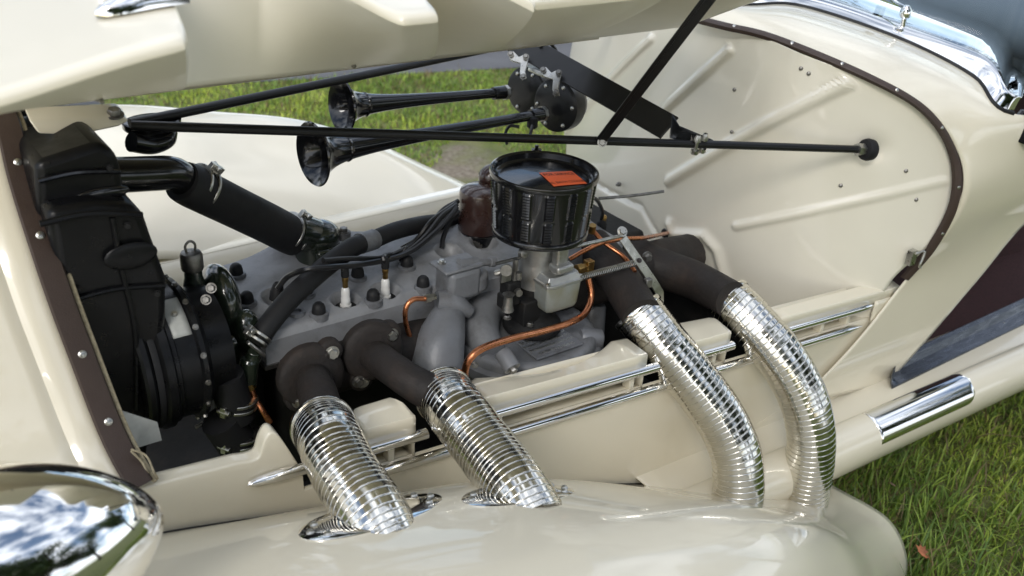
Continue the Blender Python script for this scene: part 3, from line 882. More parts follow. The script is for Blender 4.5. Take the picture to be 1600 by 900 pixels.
# spark plugs: porcelain, brass terminal, rubber cap
def spark_plug(p, tilt=(0, 0, 1), cap=True):
    o = part('spark_plug', MB().lathe([(.0105, -.004), (.0105, .0), (.0088, .001), (.0085, .014), (.0078, .016), (.0082, .019), (.0078, .030), (.006, .034), (.004, .036)], p, tilt, 18), 'porcelain')
    build('plug_hex', MB().lathe([(.0125, -.014), (.0125, -.004), (.011, -.003)], p, tilt, 6), M['dull'], o)
    build('plug_terminal', MB().lathe([(.0052, .034), (.0052, .046), (.0062, .048), (.0062, .058), (.004, .062), (0, .062)], p, tilt, 12), M['brass'], o)
    return o
PT = []
for p in PLUGS[1:]:
    q = V((p.x, p.y, .7055)); sp_ = spark_plug(q); PT.append(q + V((0, 0, .062)))
    build('lead_sleeve', MB().lathe([(.0068, .056), (.0075, .058), (.0070, .072), (.005, .078)], q, (0, 0, 1), 12), M['rubber'], sp_)
q = at(433, 458, z=.742)
mb = MB().lathe([(.013, -.012), (.013, .004), (.011, .007), (.009, .016), (.006, .02)], q, (.15, 0, 1), 14); part('plug_cap', mb, 'rubber')
mb = MB().lathe([(.011, -.034), (.008, -.03), (.007, -.012)], q, (.15, 0, 1), 14); part('plug_insulator', mb, 'porcelain')
q2 = at(937, 362, y=-.10)
spark_plug(q2 + V((0, 0, -.022)), (.1, -.05, 1)); 
mb = MB().lathe([(.009, .008), (.012, .012), (.011, .028), (.006, .036)], q2 + V((0, 0, -.006)), (.1, -.05, 1), 12); part('plug_cap', mb, 'rubber')
part('ignition_wire', MB().tube([q2 + V((0, 0, .03)), at(941, 330, y=-.12), at(932, 312, y=-.14), at(915, 306, y=-.15)], .0042, 8, 8), 'wire')

# ---- canister and ignition leads -----------------------------------
can0 = V((.822, -.01, .672))
mb = MB().lathe([(.040, 0), (.0445, .004), (.0445, .052), (.042, .054)], can0, (0, 0, 1), 36)
base = part('canister', mb, 'black', label='brown and black ignition canister behind the air cleaner')
mb = MB().lathe([(.042, .054), (.044, .058), (.044, .135), (.042, .142), (.030, .150), (0, .154)], can0, (0, 0, 1), 36)
build('canister_top', mb, M['brown'], base)
mb = MB().ball(can0 + V((.045, .02, .158)), .034, 20, 12, sq=(1, .8, .75)); build('canister_cap', mb, M['brown'], base)
mb = MB().lathe([(.0455, .022), (.0455, .024), (.0448, .024)], can0, (0, 0, 1), 36); build('canister_band', mb, M['dull'], base)
d_ = (at(737, 372, y=-.04) - can0); d_.z = 0; d_.normalize()
mb = MB()
for k in range(9):
    a = -.42 + .84 * k / 8; dd = Matrix.Rotation(a, 3, 'Z') @ d_
    hh = .012 * sqrt(max(.05, 1 - (a / .45) ** 2))
    mb.box(can0 + dd * .0452 + V((0, 0, .034)), (.0012, .0052, hh * 2), (dd, dd.cross(V((0, 0, 1))), V((0, 0, 1))))
build('canister_badge', mb, M['dull'], base)
end = at(716, 330, y=-.02)
def lead(pts, r=.0050): return part('ignition_wire', MB().tube(pts, r, 8, 8), 'wire')
q = at(433, 452, z=.76)
lead([q, at(450, 432, y=-.11), at(480, 421, y=-.15), at(520, 417, y=-.15), at(570, 412, y=-.12), at(635, 396, y=-.08), at(680, 362, y=-.06), at(714, 324, y=-.03)])
lead([PT[0], PT[0] + V((0, .002, .012)), at(560, 414, y=-.10), at(620, 402, y=-.08), at(662, 372, y=-.06), at(690, 338, y=-.04), at(714, 320, y=-.02)])
lead([PT[1], PT[1] + V((0, .004, .016)), at(618, 396, y=-.04), at(650, 383, y=-.045), at(686, 352, y=-.05), at(716, 330, y=-.03)])
lead([at(505, 407, y=-.14), at(545, 404, y=-.12), at(600, 402, y=-.08), at(645, 380, y=-.04), at(675, 345, y=-.03), at(712, 318, y=-.01)])
lead([at(690, 388, y=-.04), at(693, 370, y=-.03), at(704, 345, y=-.02), at(716, 335, y=-.02)])
lead([at(628, 388, y=-.02), at(660, 368, y=-.02), at(690, 330, y=-.01), at(716, 314, y=0)])
mb = MB()
fr_ = at(629, 394, y=-.055)
for k in range(10):
    pass
mb.tube([fr_ + V((-.01, -.008, -.012)), fr_ + V((-.006, -.014, .006)), fr_ + V((.004, -.010, .014)), fr_ + V((.008, .004, .004)), fr_ + V((.0, .004, -.012)), fr_ + V((-.01, -.008, -.012))], .003, 6, 6)
part('wire_tie', mb, 'wire')

# ---- water outlet, hoses -------------------------------------------
wo = at(495, 370, y=.035)
mb = MB().ball(wo, .047, 28, 16, sq=(1.0, .92, .72)); mb.lathe([(.046, -.055), (.044, -.01), (.03, .0)], wo, (0, 0, 1), 24)
mb.lathe([(.036, 0), (.036, .035), (.034, .05)], wo + V((-.01, 0, .004)), at(455, 358, y=.02) - wo, 24)
outl = part('water_outlet', mb, 'green', label='dark green enamelled water outlet elbow')
p = at(505, 398, y=-.01); mb = MB().box(p, (.03, .02, .022)); build('outlet_lug', mb, M['green'], outl, bevel=.006)
p = at(537, 365, y=.02); mb = MB().lathe([(.014, -.01), (.014, .004)], p, (0, 0, 1), 18); build('outlet_ear', mb, M['grey'], outl)
piece('outlet_bolt', 'hex', p + V((0, 0, .004)), (0, 0, 1), outl, m='dull')
part('radiator_outlet', MB().tube([at(130, 274, y=-.08), at(196, 273, y=-.07), at(240, 271, y=-.06), at(268, 271, y=-.05), at(288, 281, y=-.04), at(303, 296, y=-.03)], .0275, 20, 8), 'black', label='black bent radiator tube')
hose = part('radiator_hose', MB().tube([at(284, 283, y=-.045), at(315, 298, y=-.03), at(370, 325, y=.0), at(425, 352, y=.02), at(462, 372, y=.03)], [(0, .0335), (.1, .036), (.5, .0365), (.9, .037), (1, .035)], 24, 8), 'rubber', label='thick black radiator hose')
def clamp(c, d, r, up=None, parent=None, w_=.009):
    D, U, W = axes(d, up)
    mb = MB()
    for s_ in (-1, 1):
        mb.lathe([(r, s_*w_ - .0028), (r + .0018, s_*w_ - .0026), (r + .0018, s_*w_ + .0026), (r, s_*w_ + .0028)], c, d, 36)
    mb.box(V(c) + U * (r + .005), (.014, .010, w_ * 2 + .008), (U, W, D))
    mb.lathe([(.0045, -.012), (.0045, .012)], V(c) + U * (r + .008), W, 12)
    return part('hose_clamp', mb, 'steel', parent, bevel=.001)
hd = at(425, 352, y=.02) - at(370, 325, y=0)
clamp(at(312, 292, y=-.03), hd, .0365, (0.2, -.3, 1)); clamp(at(455, 364, y=.03), hd, .0375, (0.1, -.25, 1))
bh = [at(402, 534, y=-.175), at(420, 507, y=-.165), at(455, 465, y=-.145), at(500, 424, y=-.115), at(545, 390, y=-.08), at(566, 380, y=-.06)]
part('heater_hose', MB().tube(bh, .0185, 18, 8), 'rubber', label='black rubber hose crossing the cylinder head')
mb = MB().tube([at(562, 381, y=-.062), at(584, 374, y=-.045)], .020, 18, 3); part('hose_sleeve', mb, 'greylight')
part('heater_hose', MB().tube([at(582, 375, y=-.045), at(620, 360, y=-.02), at(670, 349, y=.02), at(730, 345, y=.06)], .0175, 16, 8), 'rubber')
hd = bh[1] - bh[0]
clamp(at(403, 528, y=-.178), hd, .0195, (-1, -.3, .4), w_=.005)
tp = at(400, 545, y=-.20)
mb = MB().box(tp, (.043, .006, .011), axes(at(415, 558, y=-.20) - at(386, 535, y=-.20), (0, 0, 1)))
part('drain_tap_handle', mb, 'steel', bevel=.002)
mb = MB().lathe([(.014, -.012), (.014, 0), (.011, .004), (.011, .012)], at(396, 556, y=-.185), (.1, -.3, .9), 8)
mb.lathe([(.016, 0), (.016, .05), (.012, .055)], at(387, 600, y=-.18), (.1, -.1, 1), 16)
part('drain_tap', mb, 'green', bevel=.001)
tap2 = MB().lathe([(.009, 0), (.009, .012), (.006, .013), (.006, .02)], at(393, 607, y=-.19), (-.3, .2, 1), 8); part('drain_fitting', tap2, 'brass')
part('copper_pipe', MB().tube([at(391, 604, y=-.19), at(400, 625, y=-.2), at(412, 645, y=-.215), at(422, 660, y=-.22)], .0055, 10, 6), 'copper', label='short copper pipe under the drain tap')

# ---- radiator, shroud, belt drum, front castings -------------------
def side_prism(px_pts, y, th, name, m, bev=.01, parent=None, **k):
    pts = [at(a, b, y=y) for a, b in px_pts]
    return part(name, MB().plate(pts, (0, th, 0)), m, parent, bevel=bev, seg=3, **k)
rad = side_prism([(55, 255), (118, 235), (158, 222), (182, 238), (190, 262), (195, 295), (212, 332), (60, 345)], -.165, .26, 'radiator_tank', 'satin', .012, label='black radiator top tank')
side_prism([(72, 330), (150, 318), (215, 322), (228, 340), (238, 370), (262, 436), (262, 500), (225, 760), (150, 760)], -.205, .30, 'fan_shroud', 'satin', .014, label='black fan shroud behind the radiator')
mb = MB(); c = at(160, 303, y=-.165); mb.ball(c, .05, 20, 12, sq=(.75, .12, .22)); part('tank_boss', mb, 'black')
c = at(205, 400, y=-.212); mb = MB().ball(c, .05, 20, 12, sq=(.75, .10, .42)); part('shroud_pressing', mb, 'satin')
def seam(pts, r=.0028, m_='satin', nm='shroud_seam'): part(nm, MB().tube(pts, r, 8, 6), m_)
seam([at(62, 350, y=-.209), at(140, 334, y=-.209), at(222, 336, y=-.208)], .005); seam([at(110, 470, y=-.208), at(180, 452, y=-.208), at(258, 446, y=-.208)], .004)
seam([at(176, 340, y=-.208), at(190, 420, y=-.208), at(212, 520, y=-.208), at(214, 640, y=-.208)], .004)
seam([at(60, 283, y=-.168), at(120, 270, y=-.168), at(188, 268, y=-.168)], .004, 'black', 'tank_seam')
for a_, b_ in [(200, 352), (122, 452), (246, 458), (172, 262)]:
    piece('shroud_bolt', 'hexsmall', at(a_, b_, y=-.207 if b_ > 300 else -.167), (-.3, -1, .1), m='block', scale=1.1)

# cream strap across the tank, with bolt
mb = MB().plate([at(45, 188, y=-.08), at(110, 185, y=-.06), at(190, 180, y=-.03), at(203, 190, y=-.03), at(185, 199, y=-.04), at(120, 213, y=-.07), at(60, 210, y=-.09)], (0, .03, .012))
strap = part('hinge_strap', mb, 'cream', bevel=.004)
piece('strap_bolt', 'hex', at(180, 190, y=-.03) + V((0, 0, .010)), (0, -.2, 1), strap, m='dull', scale=1.25)
mb = MB().box(at(115, 176, y=.03), (.10, .12, .012)); part('strap_pad', mb, 'sealing', bevel=.003)
mb = MB().lathe([(.034, 0), (.036, .004), (.036, .012), (.034, .014)], at(238, 196, y=.03) + V((0, 0, -.004)), (0, 0, 1), 28, sx=1.3)
mb.lathe([(.012, -.03), (.012, 0)], at(230, 205, y=0.01), (0, 0, 1), 14)
mb.tube([at(205, 222, y=-.01), at(235, 226, y=.0), at(258, 218, y=.01), at(262, 206, y=.02)], .016, 14, 6)
part('strut_bracket', mb, 'black', bevel=.002, label='black oval bracket where the struts meet')
# drum
dc = at(276, 545, y=-.12)
mb = MB()
x0 = -.085
prof = [(.02, x0), (.118, x0), (.122, x0 + .004), (.122, x0 + .012), (.112, x0 + .020), (.112, x0 + .026), (.122, x0 + .034), (.122, x0 + .046), (.116, x0 + .050), (.116, x0 + .056), (.112, x0 + .058), (.112, x0 + .088), (.120, x0 + .091), (.120, x0 + .098), (.108, x0 + .106), (.098, x0 + .11), (.094, x0 + .150), (.02, x0 + .153)]
mb.lathe(prof, dc, (1, 0, 0), 64)
drum = part('belt_drum', mb, 'satin', label='black belt drum ahead of the engine')
mb = MB()
def patchp(u, v):
    a = radians(lerp(14, 50, u)); r = .1135
    return dc + V((x0 + .056 + .031 * v, -sin(a) * r, cos(a) * r))
build('drum_plate', MB().patch(patchp, 10, 3), M['paper'], drum, solid=.001)
piece('drum_screw', 'hexsmall', patchp(.45, .5) + V((0, -.5, .8)).normalized() * .001, (0, -.5, .8), drum, m='steel')
build('drive_belt', MB().lathe([(.1125, x0 + .0185), (.117, x0 + .018), (.118, x0 + .023), (.117, x0 + .028), (.1125, x0 + .0275)], dc, (1, 0, 0), 64, cap0=False), M['rubber'], drum)
for k in range(9):
    a = radians(-20 + 22 * k); piece('drum_bolt', 'hexsmall', dc + V((x0 + .093, -sin(a) * .120, cos(a) * .120)), (0, -sin(a), cos(a)), drum, m='dull', scale=1.0)
# castings between drum and head
mb = MB(); hc = at(345, 480, y=-.07)
mb.ball(hc + V((.0, 0, .015)), .062, 22, 14, sq=(.5, 1.0, 1.05)); mb.box(hc + V((.01, 0, -.10)), (.06, .15, .16)); mb.ball(hc + V((.02, -.06, -.03)), .04, 16, 10, sq=(.7, .7, 1.2))
part('pump_housing', mb, 'green', bevel=.014, seg=3, label='dark green glossy water pump housing')
for px_, py_ in [(322, 468), (338, 545), (352, 543), (330, 450)]:
    piece('pump_bolt', 'hex', at(px_, py_, y=-.155), (-.4, -.8, .4), m='dull', scale=.75)
oc = at(303, 440, y=-.07)
neck = MB().lathe([(.022, -.03), (.018, 0), (.015, .01), (.015, .03)], oc, (0, 0, 1), 20); fil = part('oil_filler', neck, 'green', label='oil filler neck with grey ribbed cap')
mb = MB().lathe([(.0175, .024), (.0185, .027), (.0185, .05), (.016, .055), (.006, .058), (0, .058)], oc, (0, 0, 1), 28); build('filler_cap', mb, M['dull'], fil)
mb = MB().tube([oc + V((-.007, 0, .055)), oc + V((-.008, 0, .068)), oc + V((0, 0, .075)), oc + V((.008, 0, .068)), oc + V((.007, 0, .055))], .0022, 8, 6); build('cap_loop', mb, M['dull'], fil)
# low water pipes with clamps
for (a, b, r) in [((352, 610), (372, 612), .03), ((345, 680), (395, 690), .034)]:
    pa, pb = at(a[0], a[1] - 25, y=-.19), at(b[0], b[1] + 40, y=-.19)
    part('water_pipe', MB().tube([pa, pb], r, 18, 4), 'rubber')
for px_, py_, r in [(372, 628, .031), (374, 682, .034)]:
    c = at(px_, py_, y=-.19); clamp(c, (.1, 0, 1), r, (-.8, -.5, 0), w_=.006)
part('adjuster_rod', MB().tube([at(305, 668, y=-.17), at(345, 648, y=-.17)], .0035, 8, 3), 'dull')
part('timing_cover', MB().box((.262, -.04, .50), (.04, .22, .34)), 'block', bevel=.02)
# loose plate by the shell
mb = MB().plate([at(183, 640, y=-.30), at(246, 660, y=-.29), at(253, 688, y=-.29), at(217, 699, y=-.30), at(203, 692, y=-.31)], (0, .002, 0)); part('air_deflector', mb, 'paper', label='pale scuffed deflector plate beside the shell edge')

# ---- exhaust manifold, elbows --------------------------------------
mb = MB().tube([(.30, -.185, .615), (.42, -.19, .62), (.55, -.19, .62), (.66, -.185, .60)], .045, 18, 8)
mb.tube([(.88, -.17, .62), (1.0, -.18, .63), (1.2, -.17, .625), (1.32, -.16, .61)], .05, 18, 8)
man = part('exhaust_manifold', mb, 'iron', label='dark brown cast iron exhaust manifold')
def elbow(pts, r, flange=None):
    o = part('exhaust_elbow', MB().tube(pts, r, 26, 8), 'iron')
    if flange:
        c, n, wd, b1, b2 = flange
        mb = MB(); D, U, W = axes(n)
        mb.lathe([(wd, -.02), (wd, -.002), (wd - .006, .004), (wd - .016, .006)], c, n, 30)
        for b in (b1, b2):
            mb.lathe([(.022, -.022), (.022, -.004), (.019, .0), (.012, .001)], b, n, 18)
            q0 = V(c).lerp(b, .5); mb.box(q0 - D * .012, (.05, .036, .02), axes(V(b) - V(c), n))
        build('elbow_flange', mb, M['iron'], o, bevel=.004)
        for b in (b1, b2): piece('flange_bolt', 'hex', V(b) + D * .001, n, o, scale=1.12)
    return o
nrm = V((-.12, -1, .12)).normalized()
elbow([at(478, 580, y=-.20), at(488, 594, y=-.25), at(499, 625, y=-.31), at(510, 685, y=-.40)], [(0, .032), (.3, .031), (.8, .034), (1, .038)], (at(488, 590, y=-.245), nrm, .058, at(518, 551, y=-.245), at(467, 626, y=-.245)))
elbow([at(570, 540, y=-.20), at(586, 556, y=-.25), at(615, 578, y=-.31), at(652, 602, y=-.36), at(705, 628, y=-.405)], [(0, .031), (.3, .029), (.7, .030), (1, .035)], (at(584, 550, y=-.245), nrm, .056, at(611, 523, y=-.245), at(566, 595, y=-.245)))
elbow([at(925, 385, y=-.15), at(945, 405, y=-.2), at(970, 440, y=-.28), at(1002, 492, y=-.375)], [(0, .042), (.4, .042), (1, .04)])
elbow([at(975, 392, y=-.13), at(1030, 418, y=-.2), at(1085, 438, y=-.28), at(1142, 468, y=-.395)], [(0, .044), (.4, .044), (1, .04)])
piece('flange_bolt', 'hex', at(1010, 402, y=-.2), nrm, m='dull', scale=1.2); piece('flange_bolt', 'hex', at(1180, 0, y=-.2) if False else at(1006, 404, y=-.19), nrm, m='dull')
for px_, py_ in [(470, 672), (560, 596)]:
    piece('manifold_bolt', 'hex', at(px_, py_, y=-.25), nrm, m='dull')

# ---- four flexible pipes -------------------------------------------
PH = [(0, -.0011), (.04, .0002), (.09, .0005), (.2, .00045), (.5, .0004), (.8, .00045), (.92, .0005), (.965, .0002)]
def flexpipe(pts, R=.049, pitch=.0150, label=None):
    """strip-wound pipe: the mesh rows follow the winding, so every seam is a crisp helix"""
    path = catmull(pts, 20); path, L = resample(path, .0015); fr = frames(path); m = len(path); st = L / (m - 1)
    def ev(s):
        i = min(m - 2, max(0, int(s / st))); f = min(1, max(0, s / st - i))
        T, N, B = fr[i]; T2, N2, B2 = fr[i + 1]
        return path[i].lerp(path[i + 1], f), N.lerp(N2, f).normalized(), B.lerp(B2, f).normalized()
    n = 56; turns = int(L / pitch); K = len(PH); vs = []; idx = {}
    def vid(t, k, j):
        if j == n: t, j = t + 1, 0
        q = (t, k, j)
        if q not in idx:
            s_ = min(L, max(0, (t + PH[k][0] + j / n - 1) * pitch)); p, N, B = ev(s_); a = 2 * pi * j / n
            r = R + PH[k][1] + .0009 * mnoise.noise(V((s_ / pitch * .6 + R * 77, cos(a) * .8, sin(a) * .8)))
            idx[q] = len(vs); vs.append(p + N * (cos(a) * r) + B * (sin(a) * r))
        return idx[q]
    fs = []
    for t in range(turns + 1):
        for k in range(K):
            t2, k2 = (t, k + 1) if k + 1 < K else (t + 1, 0)
            for j in range(n): fs.append((vid(t, k, j), vid(t, k, j + 1), vid(t2, k2, j + 1), vid(t2, k2, j)))
    o = part('flexible_exhaust_pipe', MB().add(vs, fs), 'flex', label=label, angle=180)
    T = fr[0][0]
    build('end_band', MB().lathe([(R - .004, -.004), (R + .002, -.0035), (R + .0035, .0), (R + .0035, .006), (R + .002, .008), (R - .004, .008)], path[0], T, 56), M['flex'], o)
    return o
e1, e2 = at_fender(583, 806), at_fender(812, 773)
def pipe_path(px_pts, y0, ye, e):
    n_ = len(px_pts); pts = [at(a, b, y=lerp(y0, ye, (i / n_) ** .9)) for i, (a, b) in enumerate(px_pts)]
    pts.append(V(e)); d_ = (pts[-1] - pts[-2]).normalized(); pts.append(V(e) + (d_ + V((0, 0, -.25))).normalized() * .055); return pts
flexpipe(pipe_path([(505, 667), (517, 692), (535, 730), (558, 768)], -.375, e1.y, e1), pitch=.0100, label='chrome flexible exhaust pipe nearest the headlamp')
flexpipe(pipe_path([(693, 617), (716, 646), (750, 690), (782, 732)], -.375, e2.y, e2), label='chrome flexible exhaust pipe, second from the headlamp', pitch=.0100)
flexpipe([at(996, 486, y=-.345), at(1030, 530, y=-.40), at(1075, 585, y=-.46), at(1120, 645, y=-.52), at(1147, 700, y=-.565), at(1154, 745, y=-.59), at(1152, 790, y=-.605), at(1150, 830, y=-.61)], R=.051, label='chrome flexible exhaust pipe, third from the headlamp', pitch=.0118)
flexpipe([at(1136, 466, y=-.365), at(1170, 500, y=-.425), at(1215, 552, y=-.495), at(1250, 610, y=-.55), at(1266, 665, y=-.585), at(1266, 715, y=-.60), at(1258, 770, y=-.605), at(1250, 830, y=-.605)], R=.051, label='chrome flexible exhaust pipe farthest to the rear', pitch=.0118)
for px_, py_ in [(1150, 448)]:
    piece('pipe_clip', 'hex', at(px_, py_, y=-.36), (-.2, -.5, .8), m='dull')
# flanges on the fender
def flange_plate(c, a, b, rot, screws):
    def fz(x, y): return fender_z(x, min(y, ys(x) - .005))
    vs = []; fs = []; n = 48
    cx, cy = c.x, c.y
    e = (cos(rot), sin(rot))
    rings = [(0.42, .004), (.55, .0055), (.92, .0055), (.99, .0045), (1.0, .0)]
    for k, h in rings:
        for j in range(n):
            t = 2*pi*j/n; u, v_ = cos(t)*a*k, sin(t)*b*k
            x, y = cx + u*e[0] - v_*e[1], cy + u*e[1] + v_*e[0]
            vs.append(V((x, y, fz(x, y) + h)))
    for i in range(len(rings) - 1):
        for j in range(n): fs.append((i*n + j, i*n + (j+1) % n, (i+1)*n + (j+1) % n, (i+1)*n + j))
    o = part('pipe_flange', MB().add(vs, fs), 'chrome', solid=.0)
    for u, v_ in screws:
        x, y = cx + u*a*e[0] - v_*b*e[1], cy + u*a*e[1] + v_*b*e[0]
        piece('flange_screw', 'rivet', V((x, y, fz(x, y) + .0055)), (0, -.3, 1), o, scale=1.1)
    return o
SCW = [(-.86, .0), (-.72, .38), (-.72, -.38), (.86, .0), (.72, .38), (.72, -.38)]
flange_plate(e1, .112, .052, radians(2), SCW); flange_plate(e2, .098, .046, radians(-4), SCW)

# ---- supercharger --------------------------------------------------
SA = V((.785, -.232, .611))                    # axis foot, top face height
mb = MB().lathe([(.12, -.10), (.140, -.085), (.144, -.050), (.156, -.046), (.156, -.028), (.152, -.024), (.147, -.022), (.146, -.012), (.142, -.003), (.135, .001), (.128, .001), (.120, -.002), (.06, .003), (.0, .003)], SA, (0, 0, 1), 80)
sc = part('supercharger', mb, 'grey', label='round grey supercharger housing with embossed plate')
mb = MB().tube([SA + V((-.110, -.05, -.005)), SA + V((-.095, .02, .012)), SA + V((-.05, .07, .022)), SA + V((.03, .075, .020)), SA + V((.09, .04, .008))], [(0, .026), (.3, .042), (.7, .042), (1, .03)], 22, 8)

build('volute', mb, M['grey'], sc)
lp = [at(706, 474, y=-.19), at(697, 505, y=-.215), at(686, 545, y=-.24), at(681, 590, y=-.26)]
mb = MB().tube(lp, [(0, .025), (.25, .034), (.6, .046), (1, .050)], 26, 8); mb.ball(at(681, 588, y=-.26), .050, 20, 12, sq=(1, 1, .6))
mb.tube([at(682, 470, y=-.195), at(705, 472, y=-.205), at(735, 488, y=-.22)], [(0, .020), (.6, .021), (1, .012)], 18, 6)
build('outlet_duct', mb, M['greylight'], sc)
mb = MB().tube([at(925, 478, y=-.17), at(922, 520, y=-.19), at(920, 560, y=-.2)], .031, 22, 4); mb.ball(at(925, 479, y=-.17), .031, 18, 10, sq=(1, 1, .35)); build('rear_duct', mb, M['grey'], sc)
mb = MB().lathe([(.016, 0), (.020, .006), (.020, .045), (.017, .048), (.009, .049), (0, .047)], at(905, 527, y=-.31), at(950, 530, y=-.33) - at(905, 527, y=-.31), 22); build('hose_stub', mb, M['greylight'], sc)
# lug with socket screw in front
lg = at(797, 570, y=-.375)
mb = MB().tube([lg + V((0, .024, .012)), lg + V((0, .008, .005)), lg + V((0, -.008, -.004))], .0155, 20, 6); build('front_lug', mb, M['grey'], sc)
piece('lug_screw', 'hex', lg + V((0, -.008, -.004)), (0, -1, -.5), sc, m='dull', scale=.85)
piece('flange_screw', 'hexsmall', at(742, 570, y=-.37), (-.5, -1, .1), sc, m='dull', scale=1.3)
# name plate, flat on the top
z_ = SA.z + .0035
c4 = [at(a, b, z=z_) for a, b in ((806, 537), (886, 512), (911, 535), (829, 564))]
ux = (c4[1] - c4[0] + c4[2] - c4[3]).normalized(); uy = V((0, 0, 1)).cross(ux)
cc = sum(c4, V()) / 4
mb = MB().box(cc, (.112, .070, .004), (ux, uy, V((0, 0, 1)))); plate = build('name_plate', mb, M['greylight'], sc, bevel=.001)
def text(body, size, pos, ux, uy, m, parent, name='lettering', ext=.0006, align='CENTER', sx=1, fn=None):
    cu = bpy.data.curves.new('text', 'FONT'); cu.body = body; cu.size = size; cu.extrude = ext; cu.align_x = align; cu.align_y = 'CENTER'; cu.resolution_u = 2
    o = bpy.data.objects.new('text', cu); COL.objects.link(o)
    dg = bpy.context.evaluated_depsgraph_get(); dg.update()
    me = bpy.data.meshes.new_from_object(o.evaluated_get(dg)); bpy.data.objects.remove(o)
    me.materials.clear(); me.materials.append(M[m])
    ob = bpy.data.objects.new(name, me); COL.objects.link(ob); ob.parent = parent
    uz = V(ux).cross(V(uy)).normalized()
    mx = Matrix.Translation(V(pos)) @ Matrix((V(ux) * sx, V(uy), uz)).transposed().to_4x4()
    for vt in me.vertices:
        p = mx @ vt.co; vt.co = fn(p) if fn else p
    return ob
top = V((0, 0, .0022))
text('SUPERCHARGED', .0145, cc + uy * .023 + top, ux, uy, 'steel', sc)
text('SCHWITZER-CUMMINS CO.', .0092, cc + uy * .008 + top, ux, uy, 'steel', sc)
text('INDIANAPOLIS, INDIANA', .0092, cc - uy * .007 + top, ux, uy, 'steel', sc)
text('PATENTS PENDING', .0098, cc - uy * .023 + top, ux, uy, 'steel', sc)
for s_ in (-1, 1):
    mb = MB().box(cc + uy * (s_ * .0335) + V((0, 0, .002)), (.112, .0022, .003), (ux, uy, V((0, 0, 1)))); build('plate_rim', mb, M['greylight'], sc)
# grey housing on the head behind it
gh = at(716, 428, y=-.185)
mb = MB().box(gh + V((0, 0, -.012)), (.07, .06, .062)); mb.lathe([(.03, -.02), (.028, .02)], gh + V((.035, 0, -.02)), (0, 0, 1), 20)
ghp = part('fuel_pump', mb, 'greylight', bevel=.01, seg=3, label='blue grey pump body on the head edge')
mb = MB().box(gh + V((-.004, 0, .022)), (.085, .058, .007)); build('pump_flange', mb, M['greylight'], ghp, bevel=.003)
mb = MB().lathe([(.0105, -.03), (.0105, .012), (.0075, .013), (.0075, .04), (.010, .041), (.010, .052), (.006, .054)], at(738, 411, y=-.195), at(768, 409, y=-.195) - at(738, 411, y=-.195), 16); build('pump_nipple', mb, M['greylight'], ghp)
piece('pump_screw', 'hex', gh + V((-.03, .012, .026)), (0, 0, 1), ghp, m='steel', scale=.7)
part('cross_tube', MB().tube([at(760, 432, y=-.15), at(800, 420, y=-.18)], .008, 12, 3), 'steel')

# ---- carburettor ---------------------------------------------------
CA = V((.79, -.25, .600))
mb = MB().lathe([(.058, .0), (.058, .012), (.05, .02), (.046, .03), (.038, .036), (.036, .05)], CA + V((0, 0, .020)), (0, 0, 1), 36)
mb.tube([CA + V((0, 0, .03)), CA + V((0, 0, .12))], .032, 20, 3); mb.box(CA + V((-.025, -.01, .075)), (.05, .05, .05))
carb = part('carburettor', mb, 'block', bevel=.003, label='cast carburettor between supercharger and air cleaner')
mb = MB().lathe([(.034, 0), (.036, .02), (.043, .05), (.044, .07)], CA + V((0, 0, .165)), (0, 0, 1), 30); mb.lathe([(.034, -.05), (.034, 0)], CA + V((0, 0, .165)), (0, 0, 1), 30); build('air_horn', mb, M['pot'], carb)
bc = at(866, 450, y=-.285)
bw = (.083, .056, .058)
mb = MB(); poly = [(-.041, -.028), (-.030, -.033), (.036, -.033), (.041, -.027), (.041, .028), (-.041, .028)]
mb.prism([(p * .92, q * .92) for p, q in poly], bc + V((0, 0, -.030)), (1, 0, 0), (0, 1, 0), .0)
mb = MB()
for (k, z0) in ((.80, -.036), (.90, -.028), (.97, .0), (1.0, .020)):
    pass
rings = [(.55, -.037), (.82, -.035), (.92, -.026), (.97, .0), (1.0, .021), (0.9, .022)]
n = len(poly); vs = []
for k, h in rings: vs += [bc + V((p*k, q*k, h)) for p, q in poly]
fs = [(i*n + j, i*n + (j+1) % n, (i+1)*n + (j+1) % n, (i+1)*n + j) for i in range(len(rings) - 1) for j in range(n)] + [tuple(reversed(range(n))), tuple((len(rings)-1)*n + j for j in range(n))]
build('float_bowl', MB().add(vs, fs), M['potside'], carb, bevel=.003, seg=3)
rings = [(1.06, .021), (1.06, .027), (.98, .0275), (.93, .032), (.84, .040), (.6, .041)]
vs = []
for k, h in rings: vs += [bc + V((p*k, q*k, h)) for p, q in poly]
fs = [(i*n + j, i*n + (j+1) % n, (i+1)*n + (j+1) % n, (i+1)*n + j) for i in range(len(rings) - 1) for j in range(n)] + [tuple(reversed(range(n))), tuple((len(rings)-1)*n + j for j in range(n))]
build('bowl_lid', MB().add(vs, fs), M['pot'], carb, bevel=.002)
tw = at(876, 394, y=-.30); mb = MB().box(tw + V((0, 0, -.008)), (.027, .020, .050)); mb.box(tw + V((0, -.006, -.028)), (.04, .03, .016)); build('lid_tower', mb, M['pot'], carb, bevel=.005, seg=3)
mb = MB().lathe([(.0125, 0), (.0125, .008), (.011, .010), (.004, .011), (0, .0105)], bc + V((-.004, -.010, .038)), (0, 0, 1), 24); build('lid_cap', mb, M['steel'], carb)
for dx, dy in ((-.038, -.026), (.037, -.028), (-.038, .024), (.037, .024)):
    piece('lid_screw', 'hexsmall', bc + V((dx, dy, .027)), (0, 0, 1), carb, scale=1.15)
